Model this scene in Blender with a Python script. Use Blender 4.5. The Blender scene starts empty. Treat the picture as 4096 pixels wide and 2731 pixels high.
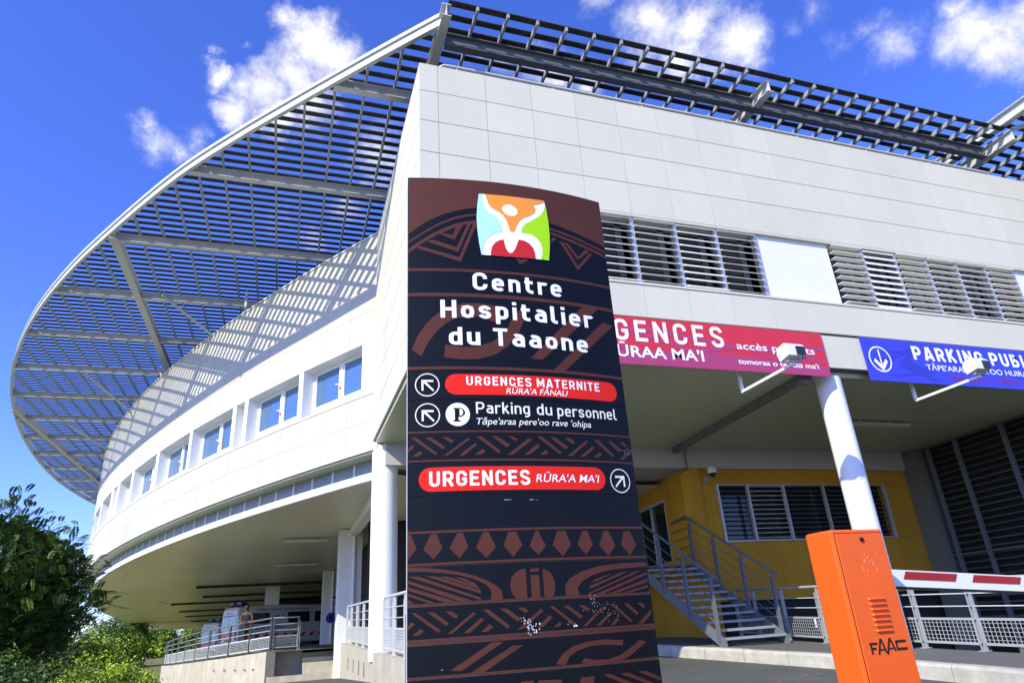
import bpy, bmesh, math, random
from math import sin, cos, tan, pi, sqrt, atan2, radians, hypot, floor
from mathutils import Vector, Matrix, noise
from mathutils.geometry import tessellate_polygon
random.seed(7)
sc = bpy.context.scene
COL = sc.collection
# world axes: X runs along the entrance facade, Y runs into the building, Z is up; camera above the origin
# ------------------------------------------------------------------ camera
cd = bpy.data.cameras.new('camera'); cam = bpy.data.objects.new('camera', cd); COL.objects.link(cam)
FA, PI_, RO = radians(19.307), radians(22.958), radians(-3.7245)
f3 = Vector((0, cos(PI_), sin(PI_))); r3 = Vector((1, 0, 0)); u3 = r3.cross(f3)
r2 = r3*cos(RO) + u3*sin(RO); u2 = -r3*sin(RO) + u3*cos(RO)
def to_st(v): return Vector((cos(FA)*v.x + sin(FA)*v.y, -sin(FA)*v.x + cos(FA)*v.y, v.z))
RR, UU, FF = to_st(r2), to_st(u2), to_st(f3)
cam.matrix_world = Matrix(((RR.x, UU.x, -FF.x, 0), (RR.y, UU.y, -FF.y, 0), (RR.z, UU.z, -FF.z, 1.15), (0, 0, 0, 1)))
cd.lens = 2644.87/4096*36; cd.sensor_width = 36; cd.clip_start = 0.05; cd.clip_end = 3000
sc.camera = cam
def pix_dir(x, y): return (FF + RR*((x-2048)/2644.87) - UU*((y-1365.5)/2644.87)).normalized()
# ------------------------------------------------------------------ light
TO_SUN = Vector((-1.18, -0.78, 1.0)).normalized()
EXPOSURE = 0.30
sc.view_settings.view_transform = 'Standard'; sc.view_settings.look = 'None'
sc.view_settings.gamma = 1; sc.view_settings.exposure = EXPOSURE; sc.view_settings.use_curve_mapping = False
sl = bpy.data.lights.new('sun', 'SUN'); sl.energy = 4.7; sl.angle = radians(0.5); sl.color = (1, .93, .72)
so = bpy.data.objects.new('sun', sl); COL.objects.link(so); so.rotation_euler = (-TO_SUN).to_track_quat('-Z', 'Y').to_euler(); so.location = (-20, -15, 30)
wd = bpy.data.worlds.new('World'); sc.world = wd; wd.use_nodes = True
def build_world():
    nt = wd.node_tree; N = nt.nodes; L = nt.links; N.clear()
    out = N.new('ShaderNodeOutputWorld'); bg = N.new('ShaderNodeBackground'); bg.inputs['Strength'].default_value = 0.12
    L.new(bg.outputs[0], out.inputs[0])
    sky = N.new('ShaderNodeTexSky'); sky.sky_type = 'NISHITA'; sky.sun_disc = False
    sky.sun_elevation = math.asin(TO_SUN.z); sky.sun_rotation = atan2(TO_SUN.x, TO_SUN.y); sky.air_density = 1.0; sky.dust_density = 0.3; sky.ozone_density = 2.5
    hs = N.new('ShaderNodeHueSaturation'); hs.inputs['Saturation'].default_value = 1.18; hs.inputs['Hue'].default_value = .512; hs.inputs['Value'].default_value = 1.9
    L.new(sky.outputs[0], hs.inputs['Color'])
    tint = N.new('ShaderNodeVectorMath'); tint.operation = 'MULTIPLY'; L.new(hs.outputs[0], tint.inputs[0]); tint.inputs[1].default_value = (.66, .74, 1.24)
    tc = N.new('ShaderNodeTexCoord')
    def math_(op, a, b=None, clamp=False):
        n = N.new('ShaderNodeMath'); n.operation = op; n.use_clamp = clamp
        for i, v in enumerate((a, b)):
            if v is None: continue
            if isinstance(v, (int, float)): n.inputs[i].default_value = v
            else: L.new(v, n.inputs[i])
        return n.outputs[0]
    # domain warp so the banks get ragged edges
    nz = N.new('ShaderNodeTexNoise'); nz.inputs['Scale'].default_value = 15; nz.inputs['Detail'].default_value = 10; nz.inputs['Roughness'].default_value = .66
    L.new(tc.outputs['Generated'], nz.inputs['Vector'])
    sub = N.new('ShaderNodeVectorMath'); sub.operation = 'SUBTRACT'; L.new(nz.outputs['Color'], sub.inputs[0]); sub.inputs[1].default_value = (.5, .5, .5)
    scl = N.new('ShaderNodeVectorMath'); scl.operation = 'SCALE'; L.new(sub.outputs[0], scl.inputs[0]); scl.inputs['Scale'].default_value = .085
    add = N.new('ShaderNodeVectorMath'); add.operation = 'ADD'; L.new(tc.outputs['Generated'], add.inputs[0]); L.new(scl.outputs[0], add.inputs[1])
    acc = None
    for (x, y, r, w) in CLOUDS:
        d = pix_dir(x*1.7415, y*1.7415)
        dist = N.new('ShaderNodeVectorMath'); dist.operation = 'DISTANCE'; L.new(add.outputs[0], dist.inputs[0]); dist.inputs[1].default_value = d
        rad = r*1.7415/2644.87*.8
        mr = N.new('ShaderNodeMapRange'); mr.inputs['From Min'].default_value = 0; mr.inputs['From Max'].default_value = rad*1.35; mr.inputs['To Min'].default_value = w; mr.inputs['To Max'].default_value = 0
        L.new(dist.outputs['Value'], mr.inputs['Value'])
        acc = mr.outputs[0] if acc is None else math_('MAXIMUM', acc, mr.outputs[0])
    n2 = N.new('ShaderNodeTexNoise'); n2.inputs['Scale'].default_value = 21; n2.inputs['Detail'].default_value = 9; n2.inputs['Roughness'].default_value = .66
    L.new(tc.outputs['Generated'], n2.inputs['Vector'])
    k = math_('MULTIPLY', math_('SUBTRACT', n2.outputs['Fac'], .5), 1.5)
    dens = math_('ADD', math_('MULTIPLY', acc, 1.25), math_('MULTIPLY', k, math_('MULTIPLY', acc, 1.6, True)))
    mr = N.new('ShaderNodeMapRange'); mr.interpolation_type = 'SMOOTHSTEP'; mr.inputs['From Min'].default_value = .17; mr.inputs['From Max'].default_value = 1.05
    L.new(dens, mr.inputs['Value'])
    fac = math_('MULTIPLY', mr.outputs[0], .97)
    # cloud body: white with faint blue-grey folds
    cr = N.new('ShaderNodeMapRange'); cr.inputs['From Min'].default_value = .3; cr.inputs['From Max'].default_value = .7; cr.inputs['To Min'].default_value = .8; cr.inputs['To Max'].default_value = 1.05
    L.new(n2.outputs['Fac'], cr.inputs['Value'])
    cc = N.new('ShaderNodeVectorMath'); cc.operation = 'SCALE'; cc.inputs[0].default_value = (7.6, 7.65, 8.0); L.new(cr.outputs[0], cc.inputs['Scale'])
    mx = N.new('ShaderNodeMix'); mx.data_type = 'RGBA'; L.new(fac, mx.inputs['Factor']); L.new(tint.outputs[0], mx.inputs['A']); L.new(cc.outputs[0], mx.inputs['B'])
    L.new(mx.outputs['Result'], bg.inputs['Color'])
CLOUDS = [(655,40,45,.75),(715,85,80,1),(765,125,75,1),(690,165,90,1),(610,215,85,1),(545,255,60,.9),(505,165,45,.8),(488,115,28,.6),(560,88,22,.45),(625,265,70,.95),(700,230,90,.9),
 (325,272,42,.62),(345,320,60,.6),(440,315,52,.6),(400,345,45,.5),
 (860,340,95,.6),(800,480,70,.5),(720,560,55,.5),(640,500,60,.35),(850,420,60,.5),(870,640,70,.8),
 (1380,5,60,.55),(1500,50,95,.75),(1590,70,100,.95),(1680,95,90,.85),(1560,140,80,.8),(1480,110,70,.7),(1260,180,95,.75),(1150,150,60,.5),(1350,200,70,.7),(1740,130,55,.5),(1100,120,50,.45),
 (2050,95,75,.55),(2000,60,50,.45),(1930,105,45,.4),(2240,70,95,.7),(2310,110,90,.8),(2190,15,60,.6),(1890,20,60,.4),(2340,30,80,.7),(1820,60,40,.3)]
build_world()
# ------------------------------------------------------------------ materials
MATS = {}
def mat(name, color, rough=.6, metal=0., var=0., vscale=6., bump=0., bscale=60., spec=.3, speck=0., sscale=180., island=0., coat=0., streak=0., plank=False):
    if name in MATS: return MATS[name]
    m = bpy.data.materials.new(name); m.use_nodes = True; nt = m.node_tree; N = nt.nodes; L = nt.links
    b = N['Principled BSDF']; b.inputs['Roughness'].default_value = rough; b.inputs['Metallic'].default_value = metal
    b.inputs['Specular IOR Level'].default_value = spec; b.inputs['Coat Weight'].default_value = coat
    c = (*color, 1); b.inputs['Base Color'].default_value = c
    src = None
    tc = N.new('ShaderNodeTexCoord')
    def mul(prev, fac_socket, lo, hi):
        mr = N.new('ShaderNodeMapRange'); mr.inputs['From Min'].default_value = .25; mr.inputs['From Max'].default_value = .75
        mr.inputs['To Min'].default_value = lo; mr.inputs['To Max'].default_value = hi; L.new(fac_socket, mr.inputs['Value'])
        vm = N.new('ShaderNodeVectorMath'); vm.operation = 'SCALE'
        if prev is None: vm.inputs[0].default_value = color
        else: L.new(prev, vm.inputs[0])
        L.new(mr.outputs[0], vm.inputs['Scale']); return vm.outputs[0]
    def nz(scale, detail, stretch=None):
        n = N.new('ShaderNodeTexNoise'); n.inputs['Scale'].default_value = scale; n.inputs['Detail'].default_value = detail
        if stretch:
            mp = N.new('ShaderNodeMapping'); mp.inputs['Scale'].default_value = stretch; L.new(tc.outputs['Object'], mp.inputs['Vector']); L.new(mp.outputs[0], n.inputs['Vector'])
        else: L.new(tc.outputs['Object'], n.inputs['Vector'])
        return n.outputs['Fac']
    if var: src = mul(src, nz(vscale, 5), 1-var, 1+var)
    if speck: src = mul(src, nz(sscale, 2), 1-speck, 1+speck)
    if streak: src = mul(src, nz(1.0, 4, (5, 5, .35)), 1-streak, 1+streak*.5)
    if island:
        g = N.new('ShaderNodeNewGeometry'); mr = N.new('ShaderNodeMapRange'); mr.inputs['To Min'].default_value = 1-island; mr.inputs['To Max'].default_value = 1+island
        L.new(g.outputs['Random Per Island'], mr.inputs['Value']); vm = N.new('ShaderNodeVectorMath'); vm.operation = 'SCALE'
        if src is None: vm.inputs[0].default_value = color
        else: L.new(src, vm.inputs[0])
        L.new(mr.outputs[0], vm.inputs['Scale']); src = vm.outputs[0]
    if plank:                                               # narrow ceiling boards: a thin dark seam every 30 cm
        sp = N.new('ShaderNodeSeparateXYZ'); L.new(tc.outputs['Object'], sp.inputs[0])
        m1 = N.new('ShaderNodeMath'); m1.operation = 'MULTIPLY'; m1.inputs[1].default_value = 3.3; L.new(sp.outputs['Y'], m1.inputs[0])
        m2 = N.new('ShaderNodeMath'); m2.operation = 'FRACT'; L.new(m1.outputs[0], m2.inputs[0])
        m3 = N.new('ShaderNodeMath'); m3.operation = 'GREATER_THAN'; m3.inputs[1].default_value = .05; L.new(m2.outputs[0], m3.inputs[0])
        m4 = N.new('ShaderNodeMapRange'); m4.inputs['To Min'].default_value = .72; m4.inputs['To Max'].default_value = 1; L.new(m3.outputs[0], m4.inputs['Value'])
        vm = N.new('ShaderNodeVectorMath'); vm.operation = 'SCALE'; L.new(src, vm.inputs[0]); L.new(m4.outputs[0], vm.inputs['Scale']); src = vm.outputs[0]
    if src is not None: L.new(src, b.inputs['Base Color'])
    if bump:
        bp = N.new('ShaderNodeBump'); bp.inputs['Strength'].default_value = bump; bp.inputs['Distance'].default_value = .01
        L.new(nz(bscale, 4), bp.inputs['Height']); L.new(bp.outputs[0], b.inputs['Normal'])
    MATS[name] = m; return m
M = lambda n: MATS[n]
mat('stone_panel', (.63, .615, .505), .75, speck=.10, sscale=70, island=.03, var=.03, vscale=.6, streak=.03)
mat('cream_panel', (.545, .53, .46), .7, speck=.05, sscale=90, island=.045, var=.03, vscale=.5, streak=.03)
mat('dark_joint', (.16, .165, .16), .9)
mat('roof_gravel', (.07, .07, .065), .95)
mat('core_wall', (.45, .45, .43), .9)
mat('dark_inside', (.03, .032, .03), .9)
mat('frieze_shade_grey', (.27, .31, .37), .5, var=.08, vscale=2)
mat('white_paint', (.78, .785, .77), .5, var=.02)
mat('soffit_paint', (.48, .52, .35), .34, plank=True, var=.04, vscale=.35, streak=.05)
mat('steel_paint', (.33, .35, .35), .45, var=.06, vscale=3)
mat('steel_light', (.55, .57, .56), .4, var=.05, vscale=3)
mat('slat_wood', (.055, .054, .050), .85, spec=.08, var=.35, vscale=5, streak=.2)
mat('blade', (.84, .83, .76), .4, var=.04, island=.05)
mat('blade_dark', (.16, .165, .16), .4, island=.2)
mat('steel_dark', (.16, .165, .16), .6)
mat('stair_steel', (.135, .15, .17), .5, var=.08, vscale=3)
mat('nosing_metal', (.32, .33, .34), .5)
mat('joint_pale', (.22, .22, .20), .9)
mat('orange_scuff', (.86, .28, .12), .5)
mat('alu', (.55, .56, .57), .4, metal=.3, var=.05)
mat('window_frame', (.82, .83, .82), .35)
mat('glass', (.13, .25, .44), .03, metal=.45, spec=.9)
mat('dark_glass', (.02, .025, .028), .06, spec=.6)
mat('navy', (.0055, .0068, .0095), .38, var=.08, vscale=3, spec=.16)
mat('sign_brown', (.088, .030, .020), .42, var=.06, vscale=4, spec=.16)
mat('letter_white', (.86, .86, .86), .5)
mat('letter_cream', (.80, .80, .70), .5)
mat('sign_red', (.74, .022, .012), .45, spec=.15)
mat('paint_chip', (.75, .77, .78), .6)
mat('logo_blue', (.42, .75, .90), .45); mat('logo_orange', (.86, .30, .035), .45); mat('logo_green', (.36, .72, .0), .45); mat('logo_red', (.56, .02, .018), .45); mat('logo_line', (.02, .02, .02), .5)
mat('orange_paint', (.78, .115, .012), .33, var=.05, vscale=4, speck=.02, sscale=40, bump=.04, bscale=200)
mat('black', (.012, .012, .012), .5)
mat('boom_red', (.36, .012, .01), .4)
mat('banner_red', (.60, .035, .06), .5, var=.04)
mat('banner_purple', (.40, .055, .16), .5)
mat('banner_blue', (.045, .06, .62), .5, var=.04)
mat('banner_blue_dark', (.035, .045, .46), .5)
mat('yellow_wall', (.53, .275, .025), .8, var=.10, vscale=.9, streak=.12)
mat('concrete', (.50, .46, .36), .85, var=.14, vscale=2.5, streak=.16, speck=.06, sscale=60, bump=.3, bscale=30)
mat('kerb_stone', (.46, .44, .37), .85, var=.2, vscale=5, speck=.1, sscale=80, bump=.4, bscale=40)
mat('asphalt', (.100, .104, .090), .9, var=.2, vscale=.8, speck=.28, sscale=120, bump=.5, bscale=150)
mat('pavement', (.135, .132, .122), .9, var=.12, vscale=2, speck=.22, sscale=130, bump=.4, bscale=120)
mat('deck_floor', (.16, .155, .14), .8, var=.1)
mat('wing_soffit', (.70, .68, .50), .34, var=.05, vscale=.3, streak=.06, plank=True)
mat('grass_ground', (.19, .20, .08), .9, var=.3, vscale=2, bump=.6, bscale=20)
mat('leaf_dark', (.045, .09, .018), .55, island=.5, spec=.3)
mat('leaf_mid', (.10, .175, .025), .5, island=.5, spec=.3)
mat('leaf_bright', (.30, .40, .03), .5, island=.5, spec=.3)
mat('leaf_dry', (.38, .16, .03), .7)
mat('bark', (.09, .07, .05), .9, var=.25, vscale=12, bump=.5, bscale=30)
mat('van_white', (.55, .57, .60), .3, var=.03, coat=.3)
mat('rubber', (.02, .02, .02), .8)
mat('van_blue', (.05, .11, .45), .4)
mat('skin', (.13, .065, .04), .5); mat('hair', (.02, .015, .012), .6); mat('shirt_dark', (.03, .03, .035), .8); mat('trousers', (.025, .028, .04), .8)
mat('phone_blue', (.03, .06, .42), .4)
mat('lamp_diffuser', (.62, .56, .38), .5)
# ------------------------------------------------------------------ mesh helpers
def smooth_path(pts, n=4):
    out = []
    P = [Vector(p) for p in pts]
    for i in range(len(P)-1):
        p0, p1, p2, p3 = P[max(i-1, 0)], P[i], P[i+1], P[min(i+2, len(P)-1)]
        for k in range(n):
            t = k/n
            out.append(.5*((2*p1) + (p2-p0)*t + (2*p0-5*p1+4*p2-p3)*t*t + (3*p1-p0-3*p2+p3)*t**3))
    out.append(P[-1]); return out
class MB:
    def __init__(s): s.v = []; s.f = []; s.m = []; s.sm = []
    def add(s, vs, fs, mi=0, sm=False):
        o = len(s.v); s.v += [tuple(v) for v in vs]
        for f in fs: s.f.append([i+o for i in f]); s.m.append(mi); s.sm.append(sm)
    def box(s, x0, x1, y0, y1, z0, z1, mi=0):
        s.add([(x0,y0,z0),(x1,y0,z0),(x1,y1,z0),(x0,y1,z0),(x0,y0,z1),(x1,y0,z1),(x1,y1,z1),(x0,y1,z1)],
              [(3,2,1,0),(4,5,6,7),(0,1,5,4),(1,2,6,5),(2,3,7,6),(3,0,4,7)], mi)
    def bbox(s, x0, x1, y0, y1, z0, z1, b=.01, mi=0):   # box with bevelled edges
        bm = bmesh.new(); bmesh.ops.create_cube(bm, size=1)
        for v in bm.verts: v.co = ((x0+x1)/2+v.co.x*(x1-x0), (y0+y1)/2+v.co.y*(y1-y0), (z0+z1)/2+v.co.z*(z1-z0))
        bmesh.ops.bevel(bm, geom=bm.edges[:], offset=b, segments=2, affect='EDGES', profile=.5)
        bm.verts.index_update(); s.add([v.co[:] for v in bm.verts], [[v.index for v in f.verts] for f in bm.faces], mi); bm.free()
    def hexa(s, p, mi=0):
        s.add(p, [(3,2,1,0),(4,5,6,7),(0,1,5,4),(1,2,6,5),(2,3,7,6),(3,0,4,7)], mi)
    def bar(s, a, b, w, h, up=(0,0,1), mi=0):            # rectangular bar, centred on the line a-b
        a = Vector(a); b = Vector(b); d = (b-a).normalized(); up = Vector(up)
        if abs(d.dot(up)) > .98: up = Vector((0,1,0))
        x = d.cross(up).normalized()*w/2; y = x.cross(d).normalized()*h/2
        s.add([a-x-y, a+x-y, a+x+y, a-x+y, b-x-y, b+x-y, b+x+y, b-x+y], [(0,1,2,3),(7,6,5,4),(4,5,1,0),(5,6,2,1),(6,7,3,2),(7,4,0,3)], mi)
    def ibeam(s, a, b, w=.16, h=.3, tf=.02, tw=.012, mi=0):
        a = Vector(a); b = Vector(b); up = Vector((0,0,1))
        s.bar(a+up*(h/2-tf/2), b+up*(h/2-tf/2), w, tf, mi=mi); s.bar(a-up*(h/2-tf/2), b-up*(h/2-tf/2), w, tf, mi=mi); s.bar(a, b, tw, h-2*tf, mi=mi)
    def tube(s, pts, r, n=10, mi=0, cap=True, sm=True):
        P = [Vector(p) for p in pts]; rs = r if isinstance(r, (list, tuple)) else [r]*len(P)
        rings = []; prev = None
        for i, p in enumerate(P):
            d = (P[min(i+1, len(P)-1)]-P[max(i-1, 0)]).normalized()
            if prev is None:
                a = Vector((0,0,1)) if abs(d.z) < .9 else Vector((1,0,0)); x = d.cross(a).normalized()
            else: x = (prev - d*prev.dot(d)).normalized()
            prev = x; y = d.cross(x)
            rings.append([p + (x*cos(2*pi*k/n)+y*sin(2*pi*k/n))*rs[i] for k in range(n)])
        vs = [v for r_ in rings for v in r_]; fs = []
        for i in range(len(P)-1):
            for k in range(n): fs.append((i*n+k, i*n+(k+1)%n, (i+1)*n+(k+1)%n, (i+1)*n+k))
        s.add(vs, fs, mi, sm)
        if cap: s.add(rings[0], [tuple(range(n))[::-1]], mi); s.add(rings[-1], [tuple(range(n))], mi)
    def sweep(s, path, sec, mi=0, normals=None, sm=False):  # section (out, z) swept along a plan path of (x,y)
        P = [Vector((p[0], p[1], 0)) for p in path]; n = len(sec); vs = []
        for i, p in enumerate(P):
            d = (P[min(i+1, len(P)-1)]-P[max(i-1, 0)]).normalized(); o = Vector((d.y, -d.x, 0))
            for (q, z) in sec: vs.append(p+o*q+Vector((0,0,z)))
        fs = [(i*n+k, (i+1)*n+k, (i+1)*n+(k+1)%n, i*n+(k+1)%n) for i in range(len(P)-1) for k in range(n)]
        fs += [tuple(range(n)), tuple(range((len(P)-1)*n, len(P)*n))[::-1]]
        s.add(vs, fs, mi, sm)
    def poly(s, pts3, mi=0):
        tr = tessellate_polygon([[Vector(p) for p in pts3]]); s.add(pts3, [tuple(t) for t in tr], mi)
    def prism(s, pts2, y0, y1, mi=0, axis='y'):            # outline (x,z) extruded along y
        n = len(pts2)
        mk = (lambda p, q: (p[0], q, p[1])) if axis == 'y' else ((lambda p, q: (q, p[0], p[1])) if axis == 'x' else (lambda p, q: (p[0], p[1], q)))
        tr = tessellate_polygon([[Vector((p[0], p[1], 0)) for p in pts2]])
        s.add([mk(p, y0) for p in pts2], [tuple(t) for t in tr], mi); s.add([mk(p, y1) for p in pts2], [tuple(t)[::-1] for t in tr], mi)
        s.add([mk(p, y0) for p in pts2]+[mk(p, y1) for p in pts2], [(i, (i+1) % n, n+(i+1) % n, n+i) for i in range(n)], mi)
    def build(s, name, mats, parent=None, origin=None, fix=True):
        if not isinstance(mats, (list, tuple)): mats = [mats]
        me = bpy.data.meshes.new(name)
        og = Vector(origin) if origin is not None else (parent_origin(parent) if parent else Vector((0,0,0)))
        me.from_pydata([(v[0]-og.x, v[1]-og.y, v[2]-og.z) for v in s.v], [], s.f)
        for m in mats: me.materials.append(MATS[m])
        me.polygons.foreach_set('material_index', s.m); me.polygons.foreach_set('use_smooth', s.sm)
        if fix:
            bm = bmesh.new(); bm.from_mesh(me); bmesh.ops.recalc_face_normals(bm, faces=bm.faces[:]); bm.to_mesh(me); bm.free()
        me.update()
        o = bpy.data.objects.new(name, me); COL.objects.link(o)
        if parent: o.parent = parent
        else: o.location = og; o['org'] = tuple(og)
        return o
def parent_origin(p):
    while p.parent: p = p.parent
    return Vector(p.location)
def thing(name, label, cat, loc=(0,0,0), group=None):
    o = bpy.data.objects.new(name, None); COL.objects.link(o); o.location = loc; o.empty_display_size = .2
    o['label'] = label; o['category'] = cat
    if group: o['group'] = group
    return o
def tag(o, label, cat, group=None):
    o['label'] = label; o['category'] = cat
    if group: o['group'] = group
    if 'org' in o: del o['org']
    return o
def struct(o, kind='structure'):
    o['kind'] = kind
    if 'org' in o: del o['org']
    return o
def dup(o, dx=(0,0,0), parent=None):
    c = o.copy(); COL.objects.link(c)
    if parent: c.parent = parent
    else: c.location = Vector(o.location)+Vector(dx)
    for ch in list(o.children): dup(ch, parent=c)
    return c
_TC = {}
def text_mesh(body, bold=0., shear=0., space=1.0):
    k = (body, bold, shear, space)
    if k not in _TC:
        cu = bpy.data.curves.new('txt', 'FONT'); cu.body = body; cu.size = 1; cu.offset = bold; cu.shear = shear; cu.resolution_u = 4; cu.space_character = space
        o = bpy.data.objects.new('txt', cu); me = bpy.data.meshes.new_from_object(o)
        _TC[k] = ([tuple(v.co) for v in me.vertices], [tuple(p.vertices) for p in me.polygons])
        bpy.data.objects.remove(o); bpy.data.curves.remove(cu); bpy.data.meshes.remove(me)
    return _TC[k]
def fit_text(body, x0, x1, zb, zc, bold=.02, shear=0., space=1.0):
    v, f = text_mesh(body, bold, shear, space); h, _ = text_mesh('H', bold, 0, 1.0)
    hz0 = min(p[1] for p in h); hz = max(p[1] for p in h)-hz0
    a = min(p[0] for p in v); b = max(p[0] for p in v)
    return [(x0+(p[0]-a)/(b-a)*(x1-x0), zb+(p[1]-hz0)/hz*(zc-zb)) for p in v], f
def ring(cx, cz, rx, rz, w, n=40):
    a = [(cx+rx*cos(2*pi*i/n), cz+rz*sin(2*pi*i/n)) for i in range(n)]; b = [(cx+(rx-w)*cos(2*pi*i/n), cz+(rz-w)*sin(2*pi*i/n)) for i in range(n)]
    return a+b, [(i, (i+1) % n, n+(i+1) % n, n+i) for i in range(n)]
def pill(x0, x1, z0, z1, n=12):
    r = (z1-z0)/2; zc = (z0+z1)/2
    return [(x1-r+r*cos(-pi/2+pi*i/n), zc+r*sin(-pi/2+pi*i/n)) for i in range(n+1)]+[(x0+r+r*cos(pi/2+pi*i/n), zc+r*sin(pi/2+pi*i/n)) for i in range(n+1)]
# ------------------------------------------------------------------ a plain engineered stroke alphabet for the signs
def _arc(cx, cy, rx, ry, a0, a1, n=6): return [(cx+rx*cos(radians(a0+(a1-a0)*i/n)), cy+ry*sin(radians(a0+(a1-a0)*i/n))) for i in range(n+1)]
def glyph(ch, w):
    """centre lines of one letter (cap height 1) and its advance width; closed loops end with 'c'"""
    h = w/2; X = .73; q = .22
    def loop(l, r, b, t, q=q): return _arc(r-q,t-q,q,q,90,0)+_arc(r-q,b+q,q,q,0,-90)+_arc(l+q,b+q,q,q,270,180)+_arc(l+q,t-q,q,q,180,90)
    U = .62; l, r, b, t = h, U-h, h, 1-h; m = .5
    L_ = .52; lr = L_-h; xt = X-h; k = min(.17, (L_-w)/2-.004); q = min(.20, (U-w)/2-.004)
    if ch == 'C': return [[(r,t-q-.06)]+_arc(r-q,t-q,q,q,0,90)+_arc(l+q,t-q,q,q,90,180)+_arc(l+q,b+q,q,q,180,270)+_arc(r-q,b+q,q,q,270,360)+[(r,b+q+.06)]], U
    if ch == 'G': return [[(r,t-q-.06)]+_arc(r-q,t-q,q,q,0,90)+_arc(l+q,t-q,q,q,90,180)+_arc(l+q,b+q,q,q,180,270)+_arc(r-q,b+q,q,q,270,360)+[(r,.46),(l+.24,.46)]], U
    if ch == 'U': return [[(l,1)]+_arc(l+q,b+q,q,q,180,270)+_arc(r-q,b+q,q,q,270,360)+[(r,1)]], U
    if ch == 'H': return [[(l,0),(l,1)],[(r,0),(r,1)],[(l,m),(r,m)]], U
    if ch == 'E': return [[(.56,t),(l,t),(l,b),(.56,b)],[(l,.51),(.50,.51)]], .56
    if ch == 'L': return [[(l,1),(l,b),(.52,b)]], .52
    if ch == 'F': return [[(.54,t),(l,t),(l,0)],[(l,.49),(.48,.49)]], .54
    if ch == 'T': return [[(0,t),(.58,t)],[(.29,t),(.29,0)]], .58
    if ch == 'I': return [[(l,0),(l,1)]], w
    if ch == 'N': return [[(l,0),(l,1)],[(r+.02,0),(r+.02,1)],[(l,1-h*.6),(r+.02,h*.6)]], U+.02
    if ch == 'M': return [[(l,0),(l,1)],[(.78-h,0),(.78-h,1)],[(l,1-h*.9),(.39,.30),(.78-h,1-h*.9)]], .78
    if ch == 'A': return [[(h*.7,0),(.33-h*.35,1)],[(.33+h*.35,1),(.66-h*.7,0)],[(.17,.25),(.49,.25)]], .66
    if ch in 'RPB':
        bowl = [(l,t)]+_arc(r-q,t-q,q,q,90,0)+_arc(r-q,.43+q-.0,q,q,0,-90)+[(l,.43)]
        if ch == 'P': return [[(l,0),(l,1)], bowl], U
        if ch == 'R': return [[(l,0),(l,1)], bowl, [(l+.24,.43),(r+h*.3,0)]], U
        bw = [(l,t)]+_arc(r-.04-.2,t-.2,.2,.2,90,0)+_arc(r-.24,.53+.2,.2,.2,0,-90)+[(l,.53)]
        return [[(l,0),(l,1)], bw, [(l+.2,.53)]+_arc(r-q,.53-q,q,q,90,0)+_arc(r-q,b+q,q,q,0,-90)+[(l,b)]], U
    def snake(l, r, b, t, U):
        H_ = t-b; K = [(r,b+.77*H_),(r-.035,b+.90*H_),(r-.13,t),(U/2,t),(l+.12,t),(l+.025,b+.91*H_),(l,b+.77*H_),(l+.03,b+.63*H_),(U/2-.06,b+.535*H_),(U/2+.06,b+.465*H_),(r-.03,b+.37*H_),(r,b+.23*H_),(r-.025,b+.09*H_),(r-.12,b),(U/2,b),(l+.13,b),(l+.035,b+.10*H_),(l,b+.23*H_)]
        return [(p.x, p.y) for p in smooth_path([(x, z, 0) for x, z in K], 3)]
    if ch == 'S': return [snake(l, r, b, t, U)], U
    if ch == 'K': return [[(l,0),(l,1)],[(l,.40),(r,1)],[(l+.14,.53),(r+.03,0)]], U+.02
    if ch == 'o': return [loop(h,lr,h,xt)+['c']], L_
    if ch == 'e': return [[(h,.38),(lr,.38)]+_arc(lr-k,xt-k,k,k,0,90)+_arc(h+k,xt-k,k,k,90,180)+_arc(h+k,h+k,k,k,180,270)+[(lr-.06,h),(lr,h+.07)]], L_
    if ch == 'n': return [[(h,0),(h,X)],[(h,xt-k-.02)]+_arc(h+k,xt-k,k,k,180,90)+_arc(lr-k,xt-k,k,k,90,0)+[(lr,0)]], L_
    if ch == 'u': return [[(lr,0),(lr,X)],[(lr,h+k+.02)]+_arc(lr-k,h+k,k,k,360,270)+_arc(h+k,h+k,k,k,270,180)+[(h,X)]], L_
    if ch == 'r': return [[(h,0),(h,X)],[(h,xt-k-.02)]+_arc(h+k,xt-k,k,k,180,90)+[(.36,xt),(.40,xt-.05)]], .40
    if ch == 't': return [[(.13,.93)]+_arc(.13+k,h+k,k,k,180,270)+[(.38,h)],[(0,xt),(.38,xt)]], .40
    if ch == 'l': return [[(h,1)]+_arc(h+k*.8,h+k*.8,k*.8,k*.8,180,270)+[(h+k+.04,h)]], .30
    if ch == 'i': return [[(h,0),(h,X)],[(h,.86),(h,.86+w)]], w
    if ch == 's': return [snake(h, lr-.02, h, xt, L_-.02)], L_-.02
    if ch == 'p': return [[(h,-.27),(h,X)], loop(h,lr,h,xt,k)+['c']], L_
    if ch == 'd': return [[(lr,0),(lr,1)], loop(h,lr,h,xt,k)+['c']], L_
    if ch == 'a': return [[(h+.03,xt-.05),(h+.09,xt)]+_arc(lr-k,xt-k,k,k,90,0)+[(lr,0)],[(lr,.42)]+_arc(h+.15,.42-.165,.15,.165,90,270,10)+[(lr-.1,h+.005),(lr,h+.08)]], L_
    if ch == 'k': return [[(h,0),(h,1)],[(h,.28),(lr-.02,X)],[(h+.13,.42),(lr+.02,0)]], L_
    if ch == 'g': return [[(lr,X),(lr,.0)]+_arc(lr-k,-.26+k+h,k,k,0,-90)+[(h+.05,-.26+h)], loop(h,lr,h,xt,k)+['c']], L_
    return [], .30
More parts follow.
